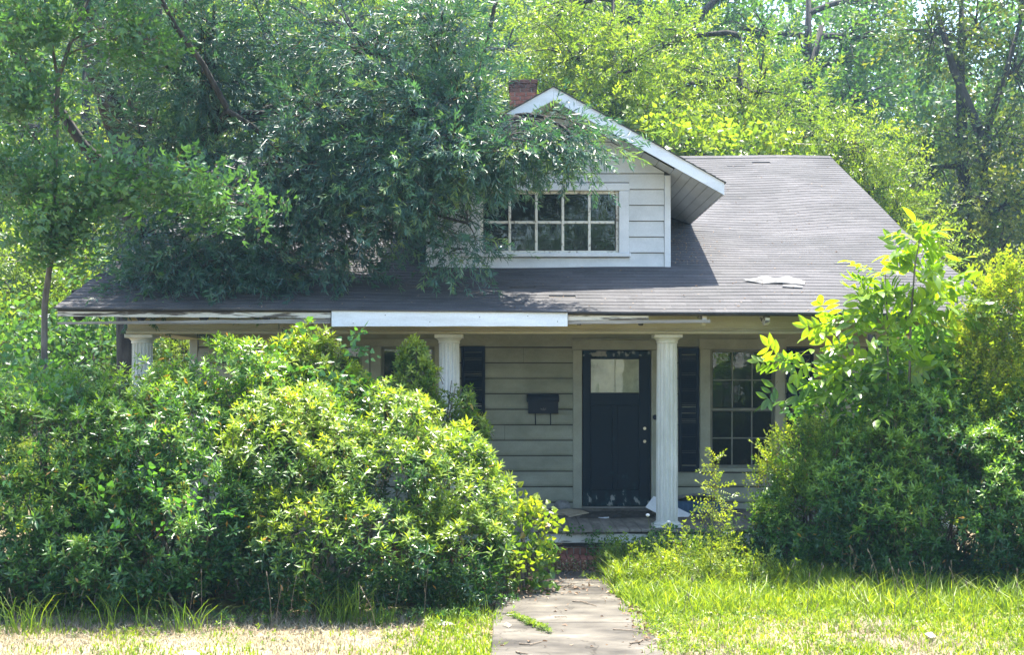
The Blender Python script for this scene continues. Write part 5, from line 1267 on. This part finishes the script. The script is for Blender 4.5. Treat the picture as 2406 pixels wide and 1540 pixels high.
blades('grass', -7.5, 7.5, 9.2, 14.6, 140000, gh, L_grass, w=.0062, lean=.9, rfn=lambda P: np.clip(rng.normal(.5,.2,len(P)) + .15*lumps(P,2.2,4), .04, .93), label='patchy green lawn grass around the path', mask=lambda P: lm(P) & (U(P) > dryness(P) + .05))
blades('tall_grass', 1.2, 6.5, 11.6, 13.7, 5000, lambda P: .20 + .14*lumps(P, 2.5, 3), L_grass, w=.005, lean=1.3, label='taller uneven blades of grass in front of the right-hand shrubs')
blades('dry_grass', -7.5, 7.5, 9.2, 13.6, 90000, lambda P: gh(P)*.75, L_dry, w=.004, lean=1.8, label='flattened straw-coloured dead grass among the green', mask=lambda P: lm(P) & (U(P) < dryness(P)))
blades('meadow_grass', -40, 40, 18, 46, 60000, lambda P: np.full(len(P), .3), L_grass, w=.03, label='rough grass on the ground behind the house', mask=lambda P: (P[:,0] < -5.5) | (P[:,0] > 5.6) | (P[:,1] > 29.5))
# leafy ground cover along the path edge and by the porch
def cover(name, label, regions, sprays, m, size, br):
    P = []
    for x0, x1, y0, y1, n, zz in regions:
        q = np.stack([rng.uniform(x0,x1,n), rng.uniform(y0,y1,n), rng.uniform(.0,zz,n)], 1); P.append(q[lumps(q, 3.1, 4) > -.35])
    P = np.concatenate(P); n = len(P)
    me_parent = bpy.data.objects.new(name, None); link(me_parent, None, Matrix.Translation((P[0][0], P[0][1], 0))); tag(me_parent, label, 'plants', kind='stuff')
    foliage(me_parent, 'leaves', sprays, P, rng.normal(0,.5,(n,3))+np.array((0,0,1)), size*rng.uniform(.6,1.1,n), np.clip(rng.normal(br,.15,n),.04,.93), m)
cover('ground_cover', 'leafy green weeds spilling over the right edge of the path', [(1.02,1.9,12.4,14.3,650,.14), (1.1,2.7,13.0,14.4,500,.22), (1.05,1.5,10,12.6,260,.06), (1.5,5.8,12.4,13.4,420,.14), (1.2,6,9.8,12.9,1100,.06), (-6,-.2,10.2,11.4,160,.05)], S_az_small, L_privet, .75, .6)
cover('leafy_weeds', 'bright leafy weeds standing knee high right of the path head', [(1.0,2.5,12.9,13.75,620,.30), (1.5,2.3,13.1,13.7,240,.46), (2.4,3.2,13.0,13.4,200,.22)], S_az_small + S_privet[:2], L_privet, 1., .7)
cover('porch_weeds', 'weeds growing up against the brick step and porch edge', [(.95,1.75,13.9,14.5,260,.32), (-.1,.35,13.7,14.4,120,.25), (.4,1.0,14.25,14.45,60,.14), (1.6,2.6,13.6,14.6,320,.4)], S_privet, L_privet, .8, .4)
cover('ivy', 'low ivy creeping along the porch skirt and brick step', [(-.5,.35,14.2,14.85,220,.35), (.35,1.7,14.3,14.5,200,.16), (.9,1.7,14.55,14.9,120,.30), (1.5,2.6,14.3,14.95,340,.40), (.3,1.0,14.72,14.86,90,.40)], S_vine, L_vine, .45, .35)
cover('undergrowth', 'low leafy undergrowth at the foot of the left azaleas', [(-6,-.3,11.1,11.7,420,.12), (-.35,.05,11.6,13.5,120,.2)], S_az_small, L_azalea, .8, .35)
# leaf litter
n = 3200
P1 = np.stack([rng.normal(.02,.17,n), rng.normal(13.2,.33,n), rng.random(n)*.05+.03], 1)
P1[:900] = np.stack([rng.uniform(-.15,1.5,900), rng.uniform(14.1,14.5,900), rng.random(900)**2*.12+.03], 1)
P1[900:1500] = np.stack([rng.uniform(-6,0,600), rng.uniform(10.8,11.6,600), rng.random(600)*.03], 1)
P1[1500:1660] = np.stack([rng.uniform(-.1,1.1,160), rng.uniform(12.6,14.3,160), np.full(160,.047)], 1)
P1[1660:1800] = np.stack([rng.normal(1.1,.07,140), rng.uniform(10,12.6,140), np.full(140,.047)], 1)
P1[1800:1850] = np.stack([rng.uniform(-.1,1.1,50), rng.uniform(9.8,13.2,50), np.full(50,.047)], 1)
S_dead = [Spray(leaf_geo(.06,.03,'ell',.5,.3)).leaf((0,0,0),(0,1,0),(0,0,1)).bake(), Spray(leaf_geo(.045,.02,'ell',-.4,-.3)).leaf((0,0,0),(0,1,0),(0,0,1)).bake()]
lit = bpy.data.objects.new('leaf_litter', None); link(lit, None, Matrix.Translation((0,13,0))); tag(lit, 'dead brown leaves heaped at the left path edge and the brick step', 'leaves', kind='stuff')
foliage(lit, 'leaves', S_dead, P1, rng.normal(0,.35,(n,3))+np.array((0,0,1)), rng.uniform(.6,1.2,n), rng.uniform(.05,.9,n), L_litter)

n = 900
xr = rng.uniform(-4.9,5.3,n); yr = YE + rng.random(n)**1.3*7.5
far = rng.random(n) < .45; xr[far] = rng.normal(2.15,.25,far.sum()); yr[far] = rng.uniform(16.4,18.8,far.sum())
ok = ~((xr > -1.1) & (xr < 2.0) & (yr > 16.3)); xr, yr = xr[ok], yr[ok]; n = len(xr)
P2 = np.stack([xr, yr, np.array([zr(a, b) for a, b in zip(xr, yr)]) + .016], 1)
rl = bpy.data.objects.new('roof_leaves', None); link(rl, None, Matrix.Translation((0,15,3.1))); tag(rl, 'dead leaves and bits scattered over the roof shingles', 'leaves', kind='stuff')
foliage(rl, 'leaves', S_dead, P2, rng.normal(0,.3,(n,3))+np.array((0,-.3,1)), rng.uniform(.35,.8,n), rng.uniform(.05,.9,n), L_litter)

# clumps of tall grass
def clump(label, px, py, n, h, material=L_grass, sp=.1, lean=1.3):
    c = FP(px, py, 0); Pn = np.stack([rng.normal(c.x,sp,n), rng.normal(c.y,sp*.5,n), np.zeros(n)], 1)
    hh = h*rng.uniform(.3,1.15,n); a = rng.uniform(0,6.28,n); b = rng.uniform(0,6.28,n); w = .0032
    wd = np.stack([np.cos(a), np.sin(a), 0*a], 1)*w; ld = np.stack([np.cos(b), np.sin(b)*.6, 0*b], 1)*(lean*hh*rng.random(n))[:,None]; up = np.zeros((n,3)); up[:,2] = hh
    v = np.stack([Pn-wd, Pn+wd, Pn+up*.5+ld*.2-wd, Pn+up*.5+ld*.2+wd, Pn+up*.85+ld*.6-wd*.7, Pn+up*.85+ld*.6+wd*.7, Pn+up*.92+ld*1.15], 1)
    f = np.array([(0,1,3),(0,3,2),(2,3,5),(2,5,4),(4,5,6)])[None] + (np.arange(n)*7)[:,None,None]
    me = np_mesh('grass_clump', v.reshape(-1,3), f.reshape(-1,3), np.repeat(np.clip(rng.normal(.25,.2,n),.04,.93), 7), material)  # blades toned darker, shade of the bushes put into their colour
    o = bpy.data.objects.new('grass_clump', me); link(o); tag(o, label, 'grass clump', 'tall grass clumps')
clump('large arching grass clump below the sunlit azalea', 810, 1470, 150, .38, sp=.12)
clump('bright grass tuft right of the large arching clump', 900, 1475, 60, .22, sp=.06)
clump('tall thin grass at the bottom left corner', 60, 1490, 90, .34, sp=.13)
clump('wispy grass left of the orange-flecked azalea foot', 250, 1480, 45, .36, sp=.2)
clump('sparse grass stems below the orange-flecked azalea', 430, 1490, 50, .30, sp=.12)
clump('grass tuft where the sunlit azalea meets the path', 1100, 1450, 90, .22, sp=.12)
clump('tall yellowish grass in front of the column foot', 1545, 1345, 110, .42, sp=.08, lean=.5)
clump('seedy grass stems in the lawn left of the dock', 1870, 1385, 40, .28, sp=.12)

# ------------------------------------------------------------------ thin blue haze volume, added to lift shadows and pale far trees
hz = MB().box(-162, 162, -72, 222, -1, 34)
hm = bpy.data.materials.new('air_haze'); hm.use_nodes = True; hn = hm.node_tree; hn.nodes.remove(hn.nodes['Principled BSDF'])
pv = hn.nodes.new('ShaderNodeVolumePrincipled'); pv.inputs['Color'].default_value = (.45,.74,1,1); pv.inputs['Density'].default_value = .0007; pv.inputs['Anisotropy'].default_value = .3
hn.links.new(pv.outputs[0], hn.nodes['Material Output'].inputs['Volume'])
hz.build('haze', hm, kind='stuff', label='thin bluish haze added in the air to lift shadows and pale far trees')
print('TRIS', TRIS[0], 'objects', len(bpy.data.objects))
